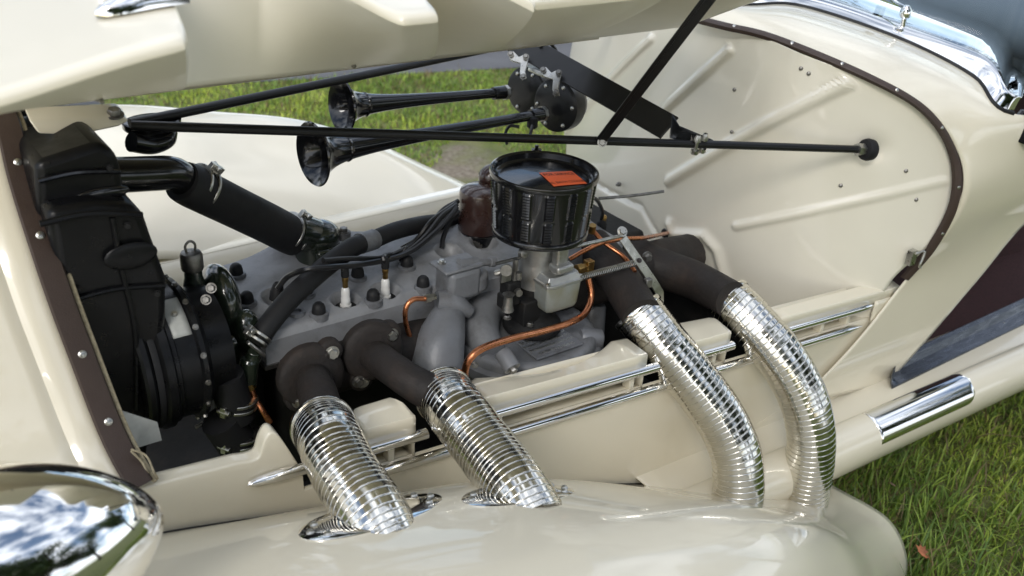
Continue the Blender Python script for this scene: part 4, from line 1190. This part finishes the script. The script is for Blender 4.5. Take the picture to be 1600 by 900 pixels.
# throttle shafts, levers and small linkage on the front of the carburettor
mb = MB()
mb.tube([at(775, 412, y=-.24), at(830, 398, y=-.24)], .0035, 8, 2); mb.tube([at(822, 376, y=-.25), at(818, 400, y=-.27)], .0035, 8, 2); mb.tube([at(806, 405, y=-.27), at(804, 440, y=-.27)], .0055, 8, 2)
mb.lathe([(.009, 0), (.009, .01), (.006, .012)], at(815, 395, y=-.28), (0, -1, .2), 10); mb.lathe([(.011, 0), (.011, .012)], at(790, 420, y=-.27), (-.6, -1, .2), 14)
mb.box(at(790, 432, y=-.27), (.022, .006, .02)); mb.lathe([(.006, 0), (.006, .014)], at(810, 436, y=-.29), (0, 0, 1), 10); mb.lathe([(.007, 0), (.007, .01)], at(808, 455, y=-.285), (-.2, -1, 0), 10)
mb.lathe([(.012, 0), (.009, .012), (.008, .03), (.012, .034)], at(793, 485, y=-.29), (0, 0, 1), 10)
build('throttle_linkage', mb, M['dull'], carb)
mb = MB().lathe([(.010, 0), (.014, .004), (.006, .022), (0, .024)], at(832, 388, y=-.26), (0, 0, 1), 16); build('choke_cone', mb, M['pot'], carb)
mb = MB().box(at(797, 455, y=-.265), (.03, .03, .05)); mb.box(at(790, 470, y=-.27), (.022, .03, .03)); build('throttle_body', mb, M['block'], carb, bevel=.004)
for px_, py_ in [(792, 497), (828, 508)]:
    piece('flange_nut', 'hex', at(px_, py_, y=-.29), (0, 0, 1), carb, m='dull', scale=.7)
# fuel fittings
fb = at(905, 420, y=-.27)
mb = MB().lathe([(.0105, 0), (.0105, .012), (.008, .013), (.008, .024)], fb + V((-.006, 0, 0)), (1, 0, .02), 6); mb.box(fb + V((.024, -.0, .002)), (.016, .016, .022)); mb.lathe([(.009, 0), (.009, .016)], fb + V((.024, 0, -.026)), (0, 0, 1), 6)
build('fuel_fitting', mb, M['brass'], carb, bevel=.001)
f0 = fb + V((.024, 0, -.02))
part('copper_pipe', MB().tube([f0, at(924, 462, y=-.285), at(915, 488, y=-.305), at(893, 503, y=-.325), at(850, 517, y=-.345), at(800, 529, y=-.36), at(757, 543, y=-.37), at(736, 558, y=-.372), at(727, 578, y=-.36), at(727, 600, y=-.34)], .0068, 14, 8), 'copper', label='copper fuel pipe curving over the supercharger')
part('copper_pipe', MB().tube([at(668, 467, y=-.215), at(646, 468, y=-.215), at(634, 482, y=-.215), at(635, 508, y=-.215), at(648, 545, y=-.21)], .0048, 10, 8), 'copper', label='thin copper pipe hooked over the elbow gap')
mb = MB().lathe([(.0085, 0), (.0085, .010), (.0065, .011), (.0065, .022)], at(664, 467, y=-.216), (1, .0, -.05), 6); part('pipe_nut', mb, 'steel')
part('copper_pipe', MB().tube([at(890, 405, y=-.24), at(915, 391, y=-.25), at(945, 378, y=-.26), at(980, 373, y=-.25), at(1010, 371, y=-.22)] + [on_fw(1040, 365, -.01)], .0046, 10, 8), 'copper', label='copper pipe running into the firewall')
part('copper_pipe', MB().tube([at(926, 360, y=-.21), at(945, 380, y=-.23), at(975, 402, y=-.27), at(992, 425, y=-.31)], .0046, 10, 8), 'copper', label='copper pipe crossing behind the throttle rod')
mb = MB().lathe([(.008, 0), (.008, .018)], at(924, 363, y=-.21), (-.1, -.2, 1), 6); part('pipe_nut', mb, 'brass')
mb = MB().lathe([(.012, -.004), (.014, .0), (.011, .005), (.006, .005)], on_fw(1040, 365, .0), (-1, -.2, 0), 18); part('pipe_grommet', mb, 'rubber')
# throttle cross rod, lever, return spring
part('throttle_rod', MB().tube([at(887, 388, y=-.27), at(973, 368, y=-.29)], .0036, 10, 3), 'steel')
lv = [at(973, 372, y=-.295), at(1020, 440, y=-.335), at(1031, 458, y=-.34), at(1031, 500, y=-.34)]
def flatbar(pts, w_, th, face):
    vs = []; fs = []; fr = frames(pts)
    for i, p in enumerate(pts):
        T = fr[i][0]; n_ = (V(face) - T * V(face).dot(T)).normalized(); s_ = T.cross(n_)
        for a, b in ((-1, -1), (1, -1), (1, 1), (-1, 1)): vs.append(p + s_ * (a * w_ / 2) + n_ * (b * th / 2))
    for i in range(len(pts) - 1):
        for j in range(4): fs.append((i*4 + j, i*4 + (j+1) % 4, (i+1)*4 + (j+1) % 4, (i+1)*4 + j))
    fs += [(3, 2, 1, 0), tuple((len(pts)-1)*4 + j for j in range(4))]
    return MB().add(vs, fs)
lev = part('throttle_lever', flatbar(lv, .018, .004, (-.3, -.8, .6)), 'steel', bevel=.001, label='bent steel throttle lever by the firewall')
piece('lever_bolt', 'hex', at(972, 362, y=-.295), (-.3, -.7, .6), lev, scale=.9); piece('lever_pin', 'hexsmall', at(999, 407, y=-.318), (-.3, -.8, .6), lev, m='print')
mb = MB().box(at(1012, 442, y=-.335), (.016, .012, .02)); build('lever_clip', mb, M['dull'], lev, bevel=.002)
s0, s1 = at(898, 436, y=-.29), at(992, 411, y=-.315)
D, U, W = axes(s1 - s0); Ls = (s1 - s0).length; N_ = 34
mb = MB().tube([s0 + D * (Ls * i / (N_ * 8)) + U * (cos(2*pi*i/8) * .0062) + W * (sin(2*pi*i/8) * .0062) for i in range(N_ * 8 + 1)], .0013, 5, 1, smoothpath=False)
part('return_spring', mb, 'steel')
part('cable_end', MB().tube([at(1092, 380, y=-.19) if False else on_fw(1092, 380, .012), on_fw(1062, 402, .02)], .0035, 8, 3), 'steel')
part('cable_core', MB().tube([on_fw(1066, 399, .02), on_fw(1045, 414, .03)], .0012, 6, 3), 'dull')
part('choke_cable', MB().tube([at(936, 310, y=-.16), at(985, 306, y=-.18), at(1037, 299, y=-.20)], .0034, 8, 6), 'dull')

# ---- air cleaner ---------------------------------------------------
zt, zb_ = .942, .832
AC = V((CA.x, CA.y, 0))
RT, RB_ = .0945, .0865
def acr(z): return lerp(RB_, RT, (z - zb_) / (zt - zb_))
# louvred wall: strips of small pressed tongues between plain columns
n = 180; rows = 40
vs = []; fs = []
for i in range(rows + 1):
    z = lerp(zb_, zt, i / rows)
    for j in range(n):
        a = 2 * pi * j / n; c_ = (j / n * 14) % 1.0
        ph = (i / rows * 20) % 1.0; mid = abs(i / rows - .46) < .03
        k = 0
        if .12 < c_ < .55 and not mid and .06 < i / rows < .95:
            k = .0035 * (1 - ph)
        vs.append(AC + V((cos(a) * (acr(z) + k), sin(a) * (acr(z) + k), z)))
for i in range(rows):
    for j in range(n): fs.append((i*n + j, i*n + (j+1) % n, (i+1)*n + (j+1) % n, (i+1)*n + j))
def lid_z(x, y):
    r = sqrt((x - AC.x) ** 2 + (y - AC.y) ** 2); return zt - .010 + .07 * max(0, .080 - r)
ac = part('air_cleaner', MB().add(vs, fs), 'black', label='round black louvred air cleaner with orange label', angle=30)
mb = MB().lathe([(RT - .002, zt - .004), (RT + .004, zt - .004), (RT + .0055, zt + .001), (RT + .004, zt + .006), (RT + .001, zt + .007), (RT - .003, zt + .004), (RT - .004, zt - .006), (RT - .010, zt - .010), (.080, zt - .010), (.06, zt - .0086), (.03, zt - .0065), (.004, zt - .00468), (0, zt - .0046)], AC, (0, 0, 1), 72, cap0=False)
build('cleaner_lid', mb, M['black'], ac)
mb = MB().lathe([(0, zb_ - .004), (.066, zb_ - .004), (RB_ - .002, zb_ - .008), (RB_ + .003, zb_ - .006), (RB_ + .004, zb_), (RB_ + .002, zb_ + .004), (RB_ - .002, zb_ + .005)], AC, (0, 0, 1), 72)
build('cleaner_base', mb, M['black'], ac)
mb = MB().lathe([(.010, 0), (.010, .006), (.004, .008), (.004, .014), (0, .015)], at(838, 238, z=zt - .004), (0, 0, 1), 12); build('lid_wing_nut', mb, M['black'], ac)
# orange label
zl = zt - .007
lc = [at(a, b, z=zl) for a, b in ((845, 272), (897, 267), (914, 285), (862, 292))]
lbx = (lc[1] - lc[0] + lc[2] - lc[3]).normalized(); lby = V((0, 0, 1)).cross(lbx); lcc = sum(lc, V()) / 4
wL = ((lc[1] - lc[0]).length + (lc[2] - lc[3]).length) / 2; hL = abs((lc[0] - lc[3]).dot(lby))
def labp(u, v):
    p = lcc + lbx * ((u - .5) * wL) + lby * ((v - .5) * hL); return V((p.x, p.y, lid_z(p.x, p.y) + .0012))
build('orange_label', MB().patch(labp, 14, 10), M['orange'], ac, solid=.0)
def on_lid(p): return V((p.x, p.y, lid_z(p.x, p.y) + .0017))
text('FOR SERVICE', .0155, lcc + lby * (hL * .27), lbx, lby, 'print', ac, ext=0, sx=.78 * wL / .075, fn=on_lid)
text('OIL BATH CLEANER', .0125, lcc - lby * (hL * .30), lbx, lby, 'print', ac, ext=0, sx=.78 * wL / .075, fn=on_lid)

# ---- struts, bracket, hood prop ------------------------------------
R0 = at(205, 196, y=0.0); R1 = GROM + V((-.02, -.004, .002))
def rod_at(px):
    lo, hi = 0., 1.
    for _ in range(40):
        m_ = (lo + hi) / 2
        if project(R0.lerp(R1, m_))[0] < px: lo = m_
        else: hi = m_
    return R0.lerp(R1, lo)
near = part('strut_rod', MB().tube([R0, R0.lerp(R1, .5), R1], .0082, 14, 4), 'bar', label='black strut rod from radiator to near firewall corner')
dR = (R1 - R0).normalized()
build('strut_thread', MB().lathe([(.0078, 0), (.0078, .03)], R1 - dR * .035, dR, 14), M['dull'], near)
build('strut_nut', MB().lathe([(.0135, 0), (.0135, .014), (.011, .015)], R1 - dR * .026, dR, 6), M['steel'], near)
build('strut_nut', MB().lathe([(.0125, 0), (.0125, .012), (.011, .013)], R1 - dR * .012, dR, 6), M['steel'], near)
build('strut_grommet', MB().lathe([(.017, -.006), (.022, -.004), (.024, .004), (.022, .016), (.018, .02)], R1 - dR * .002, dR, 28), M['rubber'], near)
F1 = at(690, 92, y=.17); dF = F1 - R0
part('strut_rod', MB().tube([R0 + V((.0, .004, .002)), R0 + dF, R0 + dF * 2.35], .0082, 14, 4), 'bar', label='black strut rod from radiator to far firewall corner')
# horn bracket: wide flat bar between the struts
rb = rod_at(1090); fb_ = R0 + dF * 1.62
pA = at(815, 70, y=.17); pB = at(1046, 200, y=rb.y + .03); pC = rb + V((.012, -.002, .006))
brk = part('horn_bracket', flatbar([pA.lerp(pB, -.15), pA.lerp(pB, .5), pB], .055, .005, (-.55, -.5, .6)), 'bar', bevel=.001, label='wide black bar carrying the horns between the struts')
mb = MB().plate([at(1050, 180, y=rb.y + .03), at(1062, 200, y=rb.y + .01), at(1115, 222, y=rb.y), at(1085, 228, y=rb.y - .004), at(1046, 216, y=rb.y + .02)], (.002, .003, .004)); build('bracket_tab', mb, M['black'], brk, bevel=.001)
for dx in (-.008, .012):
    c_ = rb + V((dx, -.004, .0)); mb = MB().lathe([(.0085, -.018), (.0085, -.010), (.004, -.010), (.004, .022), (.0075, .014), (.0075, .008)], c_, (0, -.1, 1), 8); build('bracket_bolt', mb, M['steel'], brk)
piece('bracket_bolt', 'hex', at(832, 86, y=.155), (-.55, -.5, .6), brk, scale=.7)
# hood prop
h0 = rod_at(932) + V((0, -.012, .004)); h1 = at(1100, 8, y=-.52); h2 = h0.lerp(h1, 1.25)
prop = part('hood_prop', flatbar([h0, h0.lerp(h2, .5), h2], .019, .005, (-.5, -.7, .3)), 'bar', bevel=.001, label='black flat prop holding up the hood')
build('prop_web', flatbar([h0 + V((.004, .006, 0)), h2 + V((.004, .006, 0))], .005, .018, (-.5, -.7, .3)), M['bar'], prop)
piece('prop_bolt', 'hex', h0 + V((0, -.004, -.002)), (-.5, -.7, .3), prop, scale=.8)
for t in (.45, .62): 
    q = h0.lerp(h1, t); piece('prop_rivet', 'dome', q + V((-.5, -.7, .3)) * .003 + V((.012, 0, 0)), (-.5, -.7, .3), prop, scale=.9)

# ---- horns ---------------------------------------------------------
def horn(mouth, tail, r, label):
    d = V(tail) - V(mouth); L = d.length; dn = d.normalized()
    pr = []
    for i in range(44):
        t = (i / 43) ** 1.8; rr = .0098 + .017 * exp(-t * 3.6) + (r - .0268) * exp(-t * 21)
        pr.append((rr, L * t))
    inner = [(q[0] - .003, q[1]) for q in pr[:26]]
    mb = MB().lathe([(.004, inner[-1][1])] + list(reversed(inner)) + [(pr[0][0], -.002), (pr[0][0] + .002, .001)] + pr[1:], mouth, dn, 44)
    o = part('horn', mb, 'black', label=label)
    build('horn_ring', MB().lathe([(pr[13][0] * .97, 0), (pr[13][0] * 1.07, .003), (pr[13][0] * .99, .008)], V(mouth) + dn * (pr[13][1]), dn, 40), M['black'], o)
    build('horn_nut', MB().lathe([(.017, 0), (.017, .008), (.014, .010)], V(tail) - dn * .012, dn, 8), M['steel'], o)
    build('horn_collar', MB().lathe([(.014, -.03), (.015, 0), (.015, .01)], V(tail) - dn * .012, dn, 18), M['black'], o)
    return o
def compressor(c, d, r, L):
    D, U, W = axes(d)
    o = part('horn_compressor', MB().lathe([(.012, -.004), (r - .006, -.004), (r, .0), (r, L * .45), (r - .004, L * .55), (r - .012, L * .8), (r - .03, L), (0, L)], c, d, 40), 'bar')
    for k in range(6):
        a = 2*pi*k/6 + .4; piece('compressor_screw', 'dome', V(c) + (U * cos(a) + W * sin(a)) * (r - .011) - D * .004, -D, o, scale=1.15)
    return o
t1, t2 = at(794, 144, y=.17), at(852, 177, y=.06)
m1, m2 = at(534, 166, y=.16), at(489, 241, y=.02)
horn(m1, t1, .053, 'black trumpet horn, upper of the pair'); horn(m2, t2, .058, 'black trumpet horn, lower of the pair with its mouth nearest the radiator')
d1 = (t1 - m1).normalized(); d2 = (t2 - m2).normalized()
compressor(at(822, 142, y=.17), V((.9, .25, -.05)), .054, .06); compressor(at(868, 165, y=.06), V((.9, .25, -.05)), .058, .07)
def silver(px, py, y, s=1):
    c = at(px, py, y=y); D, U, W = axes((-.55, -.5, .6), (0, 0, 1))
    poly = [(-.030, .018), (-.018, .024), (-.004, .012), (.010, .022), (.018, .010), (.016, -.020), (.022, -.036), (.012, -.040), (.004, -.024), (.002, -.002), (-.014, .000), (-.022, .004)]
    mb = MB().prism([(-p * s, q * s) for p, q in poly], c, W, U, .006)
    o = part('horn_clamp', mb, 'steel', bevel=.0015)
    for p, q in ((-.022, .014), (.012, .012), (.014, -.034)):
        piece('clamp_nut', 'hex', c + W * (-p * s) + U * (q * s) + D * .004, D, o, m='dull', scale=.6)
silver(812, 97, .13); silver(863, 122, .03)
part('clamp_screw', MB().tube([at(828, 108, y=.12), at(850, 118, y=.05)], .005, 8, 2), 'steel')
part('horn_wire', MB().tube([at(843, 72, y=.12), at(856, 66, y=.13), at(868, 78, y=.13), at(872, 95, y=.13)], .004, 8, 6), 'wire')
part('horn_wire', MB().tube([at(792, 225, y=.05), at(790, 208, y=.05), at(797, 197, y=.06), at(810, 198, y=.06)], .0035, 8, 6), 'wire')
part('horn_wire', MB().tube([at(824, 222, y=.02), at(829, 208, y=.02), at(832, 196, y=.03)], .0035, 8, 6), 'wire')
c = at(832, 192, y=.05); part('horn_relay', MB().lathe([(.008, -.012), (.012, -.008), (.012, .012), (.006, .016)], c, (0, 0, 1), 14), 'rubber')
# ================================================================== ground, grass, road, trees
import numpy as np
rng = np.random.default_rng(7)
def ground_mat():
    m = bpy.data.materials.new('lawn_soil'); m.use_nodes = True
    t = m.node_tree; b = t.nodes['Principled BSDF']; b.inputs['Roughness'].default_value = .95
    tc = t.nodes.new('ShaderNodeTexCoord')
    def noise(s, d=6):
        n = t.nodes.new('ShaderNodeTexNoise'); n.inputs['Scale'].default_value = s; n.inputs['Detail'].default_value = d
        t.links.new(tc.outputs['Object'], n.inputs['Vector']); return n
    def ramp(n, stops):
        r = t.nodes.new('ShaderNodeValToRGB'); e = r.color_ramp.elements
        e[0].position, e[0].color = stops[0][0], (*stops[0][1], 1); e[1].position, e[1].color = stops[-1][0], (*stops[-1][1], 1)
        for p, c in stops[1:-1]: q = e.new(p); q.color = (*c, 1)
        t.links.new(n.outputs['Fac'], r.inputs['Fac']); return r
    g1 = ramp(noise(9, 10), [(.3, (.06, .075, .018)), (.5, (.14, .165, .04)), (.7, (.22, .21, .09))])
    soil = ramp(noise(40, 8), [(.3, (.16, .125, .085)), (.55, (.26, .215, .16)), (.75, (.36, .32, .26))])
    # bare earth: patches with a shape of their own near the far wheel
    mp = t.nodes.new('ShaderNodeMapping'); mp.inputs['Location'].default_value = (-2.02, -1.86, 0)
    t.links.new(tc.outputs['Object'], mp.inputs['Vector'])
    ln = t.nodes.new('ShaderNodeVectorMath'); ln.operation = 'LENGTH'; t.links.new(mp.outputs['Vector'], ln.inputs[0])
    n2 = noise(4.5, 8)
    ad = t.nodes.new('ShaderNodeMath'); ad.operation = 'MULTIPLY_ADD'; ad.inputs[1].default_value = 1.1
    t.links.new(n2.outputs['Fac'], ad.inputs[0]); t.links.new(ln.outputs['Value'], ad.inputs[2])
    mr = t.nodes.new('ShaderNodeMapRange'); mr.inputs['From Min'].default_value = .64; mr.inputs['From Max'].default_value = .92; mr.inputs['To Min'].default_value = 1; mr.inputs['To Max'].default_value = 0
    t.links.new(ad.outputs['Value'], mr.inputs['Value'])
    mx = t.nodes.new('ShaderNodeMix'); mx.data_type = 'RGBA'
    t.links.new(mr.outputs['Result'], mx.inputs['Factor']); t.links.new(g1.outputs['Color'], mx.inputs['A']); t.links.new(soil.outputs['Color'], mx.inputs['B'])
    t.links.new(mx.outputs['Result'], b.inputs['Base Color'])
    bp = t.nodes.new('ShaderNodeBump'); bp.inputs['Strength'].default_value = .8; bp.inputs['Distance'].default_value = .03
    t.links.new(noise(70, 6).outputs['Fac'], bp.inputs['Height']); t.links.new(bp.outputs['Normal'], b.inputs['Normal'])
    return m
g = build('ground', MB().patch(lambda u, v: V((lerp(-250, 250, u), lerp(-250, 250, v), 0)), 4, 4), ground_mat()); tag(g, kind='structure')
# road beyond the lawn
rA, rB = at(406, 129, z=0), at(790, 108, z=0)
rd = (rB - rA); rd.z = 0; rd.normalize(); rn = V((-rd.y, rd.x, 0))
road_m = mat('asphalt', (.085, .085, .09), .9, col2=(.13, .13, .135), var_scale=2.5, bump=.6, bump_scale=160)
vs = [rA - rd * 80, rA + rd * 80, rA + rd * 80 + rn * 5.5, rA - rd * 80 + rn * 5.5]
r_ = build('road', MB().add([V((p.x, p.y, .006)) for p in vs], [(0, 1, 2, 3)]), road_m); tag(r_, kind='structure')

def grass_mat():
    m = bpy.data.materials.new('grass_blades'); m.use_nodes = True
    t = m.node_tree; b = t.nodes['Principled BSDF']; b.inputs['Roughness'].default_value = .55
    at_ = t.nodes.new('ShaderNodeAttribute'); at_.attribute_name = 'tint'
    t.links.new(at_.outputs['Color'], b.inputs['Base Color'])
    b.inputs['Subsurface Weight'].default_value = 0
    tr = t.nodes.new('ShaderNodeBsdfTranslucent'); t.links.new(at_.outputs['Color'], tr.inputs['Color'])
    mx = t.nodes.new('ShaderNodeMixShader'); mx.inputs['Fac'].default_value = .3
    o = t.nodes['Material Output']
    t.links.new(b.outputs['BSDF'], mx.inputs[1]); t.links.new(tr.outputs['BSDF'], mx.inputs[2]); t.links.new(mx.outputs['Shader'], o.inputs['Surface'])
    return m
GM = grass_mat()
def soil_mask(x, y):
    d = np.hypot(x - 2.02, y - 1.86)
    return d
def grass(name, label, x0, x1, y0, y1, n, h, wd, bright=1.0, dry=.12, keep=None):
    x = rng.uniform(x0, x1, n); y = rng.uniform(y0, y1, n)
    # clumps
    k = n // 26; cx = rng.uniform(x0, x1, k); cy = rng.uniform(y0, y1, k); idx = rng.integers(0, k, n); sel = rng.random(n) < .6
    x = np.where(sel, cx[idx] + rng.normal(0, .028, n), x); y = np.where(sel, cy[idx] + rng.normal(0, .028, n), y)
    if keep is not None:
        q = keep(x, y); x, y = x[q], y[q]; idx = idx[q]; n = len(x)
    hh = h * rng.lognormal(0, .38, n) * (1 + .35 * np.sin(x * 3.1 + 1) * np.sin(y * 2.7))
    an = rng.uniform(0, 2*pi, n); lean = np.abs(rng.normal(.5, .5, n)); la = an + pi/2 + rng.normal(0, .5, n)
    w0 = wd * rng.uniform(.6, 1.3, n)
    P = np.zeros((n, 7, 3)); lv = [0, .4, .75, 1.0]; ww = [1, .9, .6]
    for i, l in enumerate(lv):
        off = lean * hh * l ** 1.8; z = hh * l * np.cos(np.minimum(lean, 1.3) * l * .7)
        bx, by = x + np.cos(la) * off, y + np.sin(la) * off
        if i < 3:
            for s_, c in ((-1, 2*i), (1, 2*i + 1)):
                P[:, c, 0] = bx + s_ * np.cos(an) * w0 * ww[i] / 2; P[:, c, 1] = by + s_ * np.sin(an) * w0 * ww[i] / 2; P[:, c, 2] = z
        else: P[:, 6, 0], P[:, 6, 1], P[:, 6, 2] = bx, by, z
    base = np.arange(n)[:, None] * 7
    quads = np.concatenate([base + np.array([[0, 1, 3, 2]]), base + np.array([[2, 3, 5, 4]])]); tris = base + np.array([[4, 5, 6]])
    me = bpy.data.meshes.new(name)
    me.vertices.add(n * 7); me.vertices.foreach_set('co', P.ravel())
    nl = quads.size + tris.size; me.loops.add(nl); me.loops.foreach_set('vertex_index', np.concatenate([quads.ravel(), tris.ravel()]))
    npoly = len(quads) + len(tris); me.polygons.add(npoly)
    st = np.concatenate([np.arange(len(quads)) * 4, len(quads) * 4 + np.arange(len(tris)) * 3]); me.polygons.foreach_set('loop_start', st)
    me.polygons.foreach_set('loop_total', np.concatenate([np.full(len(quads), 4), np.full(len(tris), 3)]))
    me.update(calc_edges=True)
    g = rng.random((n, 1)) ** 1.4; A = np.array([[.030, .056, .010]]); B_ = np.array([[.112, .152, .024]])
    pz = (np.sin(x * 4.3 + 1.7 * np.sin(y * 3.1)) * np.sin(y * 5.2 + 1.3 * np.sin(x * 2.3)))[:, None]
    col = (A + (B_ - A) * g) * bright * (1 + .3 * pz) * (1 + np.array([[.25, .05, 0]]) * np.maximum(0, pz))
    d = rng.random(n) < dry; col[d] = np.array([.26, .20, .09]) * rng.uniform(.5, 1.1, (d.sum(), 1))
    col = np.repeat(col[:, None, :], 7, 1)
    rgba = np.ones((n, 7, 4)); rgba[:, :, :3] = col
    ca = me.color_attributes.new('tint', 'FLOAT_COLOR', 'POINT'); ca.data.foreach_set('color', rgba.ravel())
    me.materials.append(GM)
    o = bpy.data.objects.new(name, me); COL.objects.link(o); tag(o, label, 'grass', kind='stuff')
    return o
grass('grass', 'uneven green grass beside the running board', 1.0, 3.6, -2.0, -.42, 60000, .042, .0044, 3.3, .22)
_soil = lambda x, y: ((np.hypot(x - 2.02, y - 1.86) + .22 * np.sin(x * 9) * np.sin(y * 8 + 1)) > .26) & (((x - rA.x) * rn.x + (y - rA.y) * rn.y) < -.02)
grass('grass', 'sunlit green grass between the car and the road', .2, 5.5, .95, 4.6, 140000, .022, .006, 3.6, .22, _soil)  # blade tint raised to stand for sunlight on the far lawn

# fallen leaves
def leaf(px, py, s, rot, label, colr):
    c = at(px, py, z=.055); mb = MB()
    out = [(0, -1), (.25, -.8), (.62, -.62), (.55, -.3), (.95, -.05), (.6, .12), (.62, .5), (.28, .45), (0, 1), (-.28, .45), (-.62, .5), (-.6, .12), (-.95, -.05), (-.55, -.3), (-.62, -.62), (-.25, -.8)]
    R_ = Matrix.Rotation(rot, 3, 'Z') @ Matrix.Rotation(.5, 3, 'X')
    pts = [c + R_ @ V((a * s, b * s, .35 * s * a * a + .2 * s * b * b)) for a, b in out]
    vs = [c] + pts; fs = [(0, 1 + i, 1 + (i + 1) % len(pts)) for i in range(len(pts))]
    mb.add(vs, fs)
    m = mat('dry_leaf', colr, .7, col2=tuple(q * .6 for q in colr), var_scale=60, bump=.3, bump_scale=200)
    o = build('fallen_leaf', mb, m, solid=.0008)
    st = MB().tube([c + R_ @ V((0, -.9 * s, .1 * s)), c + R_ @ V((.1 * s, -1.5 * s, -.2 * s))], .0012, 6, 3); build('stalk', st, m, o)
    return tag(o, label, 'leaf')
leaf(1440, 862, .021, .4, 'curled orange brown leaf lying in the grass by the fender', (.55, .19, .08))
leaf(1394, 757, .010, 1.4, 'tiny pale pink leaf caught in the grass by the running board', (.42, .24, .16))

# trees round the lawn: seen in the chrome
def leaf_mat(name, a, b_):
    m = bpy.data.materials.new(name); m.use_nodes = True
    t = m.node_tree; b = t.nodes['Principled BSDF']; b.inputs['Roughness'].default_value = .5
    tc = t.nodes.new('ShaderNodeTexCoord'); n = t.nodes.new('ShaderNodeTexNoise'); n.inputs['Scale'].default_value = 1.3; n.inputs['Detail'].default_value = 6
    t.links.new(tc.outputs['Object'], n.inputs['Vector'])
    r = t.nodes.new('ShaderNodeValToRGB'); r.color_ramp.elements[0].position = .35; r.color_ramp.elements[0].color = (*a, 1); r.color_ramp.elements[1].position = .65; r.color_ramp.elements[1].color = (*b_, 1)
    t.links.new(n.outputs['Fac'], r.inputs['Fac']); t.links.new(r.outputs['Color'], b.inputs['Base Color'])
    return m
LM = leaf_mat('tree_leaves', (.030, .060, .014), (.075, .115, .028))
BM = mat('bark', (.075, .06, .048), .9, col2=(.04, .032, .027), var_scale=6, bump=.8, bump_scale=30)
def tree(seed, H):
    rd_ = random.Random(seed); root = empty('tree')
    mb = MB(); tips = []
    def limb(p, d, L, r, lev):
        pts = [p]; q = p
        for i in range(4):
            d2 = (d + V((rd_.gauss(0, .16), rd_.gauss(0, .16), rd_.gauss(.03, .08)))).normalized(); q = q + d2 * (L / 4); pts.append(q); d = d2
            if lev > 1 or i > 1: tips.append(q)
        mb.tube(pts, [(0, r), (1, r * .5)], 8 if lev < 2 else 5, 3)
        if lev < 3:
            for i in range(4 if lev else 6):
                k = rd_.choice((2, 3, 4)) if lev == 0 else rd_.choice((1, 2, 3, 4)); a = rd_.uniform(0, 2*pi)
                s_ = V((cos(a), sin(a), rd_.uniform(.1, .7)))
                limb(pts[k], (d * .35 + s_).normalized(), L * rd_.uniform(.5, .7), r * .45, lev + 1)
    limb(V((0, 0, -.1)), V((0, 0, 1)), H * .55, H * .028, 0)
    build('trunk', mb, BM, root)
    n = 9000; tp = np.array([tuple(t) for t in tips]); i = rng.integers(0, len(tp), n)
    C_ = tp[i] + rng.normal(0, .38, (n, 3)); a = rng.normal(0, 1, (n, 3)); a /= np.linalg.norm(a, axis=1)[:, None]; b = np.cross(a, rng.normal(0, 1, (n, 3))); b /= np.linalg.norm(b, axis=1)[:, None]
    s = rng.uniform(.10, .19, (n, 1))
    P = np.stack([C_ - a*s, C_ + b*s*.5, C_ + a*s, C_ - b*s*.5], 1).reshape(-1, 3)
    me = bpy.data.meshes.new('crown'); me.from_pydata(P.tolist(), [], (np.arange(n)[:, None] * 4 + np.arange(4)).tolist()); me.materials.append(LM)
    o = bpy.data.objects.new('crown', me); COL.objects.link(o); o.parent = root
    return root
def copy_tree(src):
    r = src.copy(); COL.objects.link(r)
    for ch in list(src.children):
        c = ch.copy(); COL.objects.link(c); c.parent = r
    return r
protos = [tree(3, 9), tree(11, 11)]
spots = [(-1.5, -15, 0), (4, -17, 1), (9, -14, 0), (14, -10, 1), (17, -3, 0), (-8, -21, 1), (-2, -9.5, 1), (6, -9.5, 0), (-9, 8, 0), (3, 15, 1), (12, 9, 0), (-3, 17, 0), (10, -16, 0)]
used = [False, False]
for k, (x, y, w_) in enumerate(spots):
    o = protos[w_] if not used[w_] else copy_tree(protos[w_]); used[w_] = True
    o.location = (x, y, 0); o.rotation_euler = (0, 0, k * 1.7); s_ = .85 + .3 * ((k * 37) % 10) / 10; o.scale = (s_, s_, s_)
    tag(o, 'leafy tree round the lawn, mirrored in the chrome', 'tree', 'trees round the lawn')
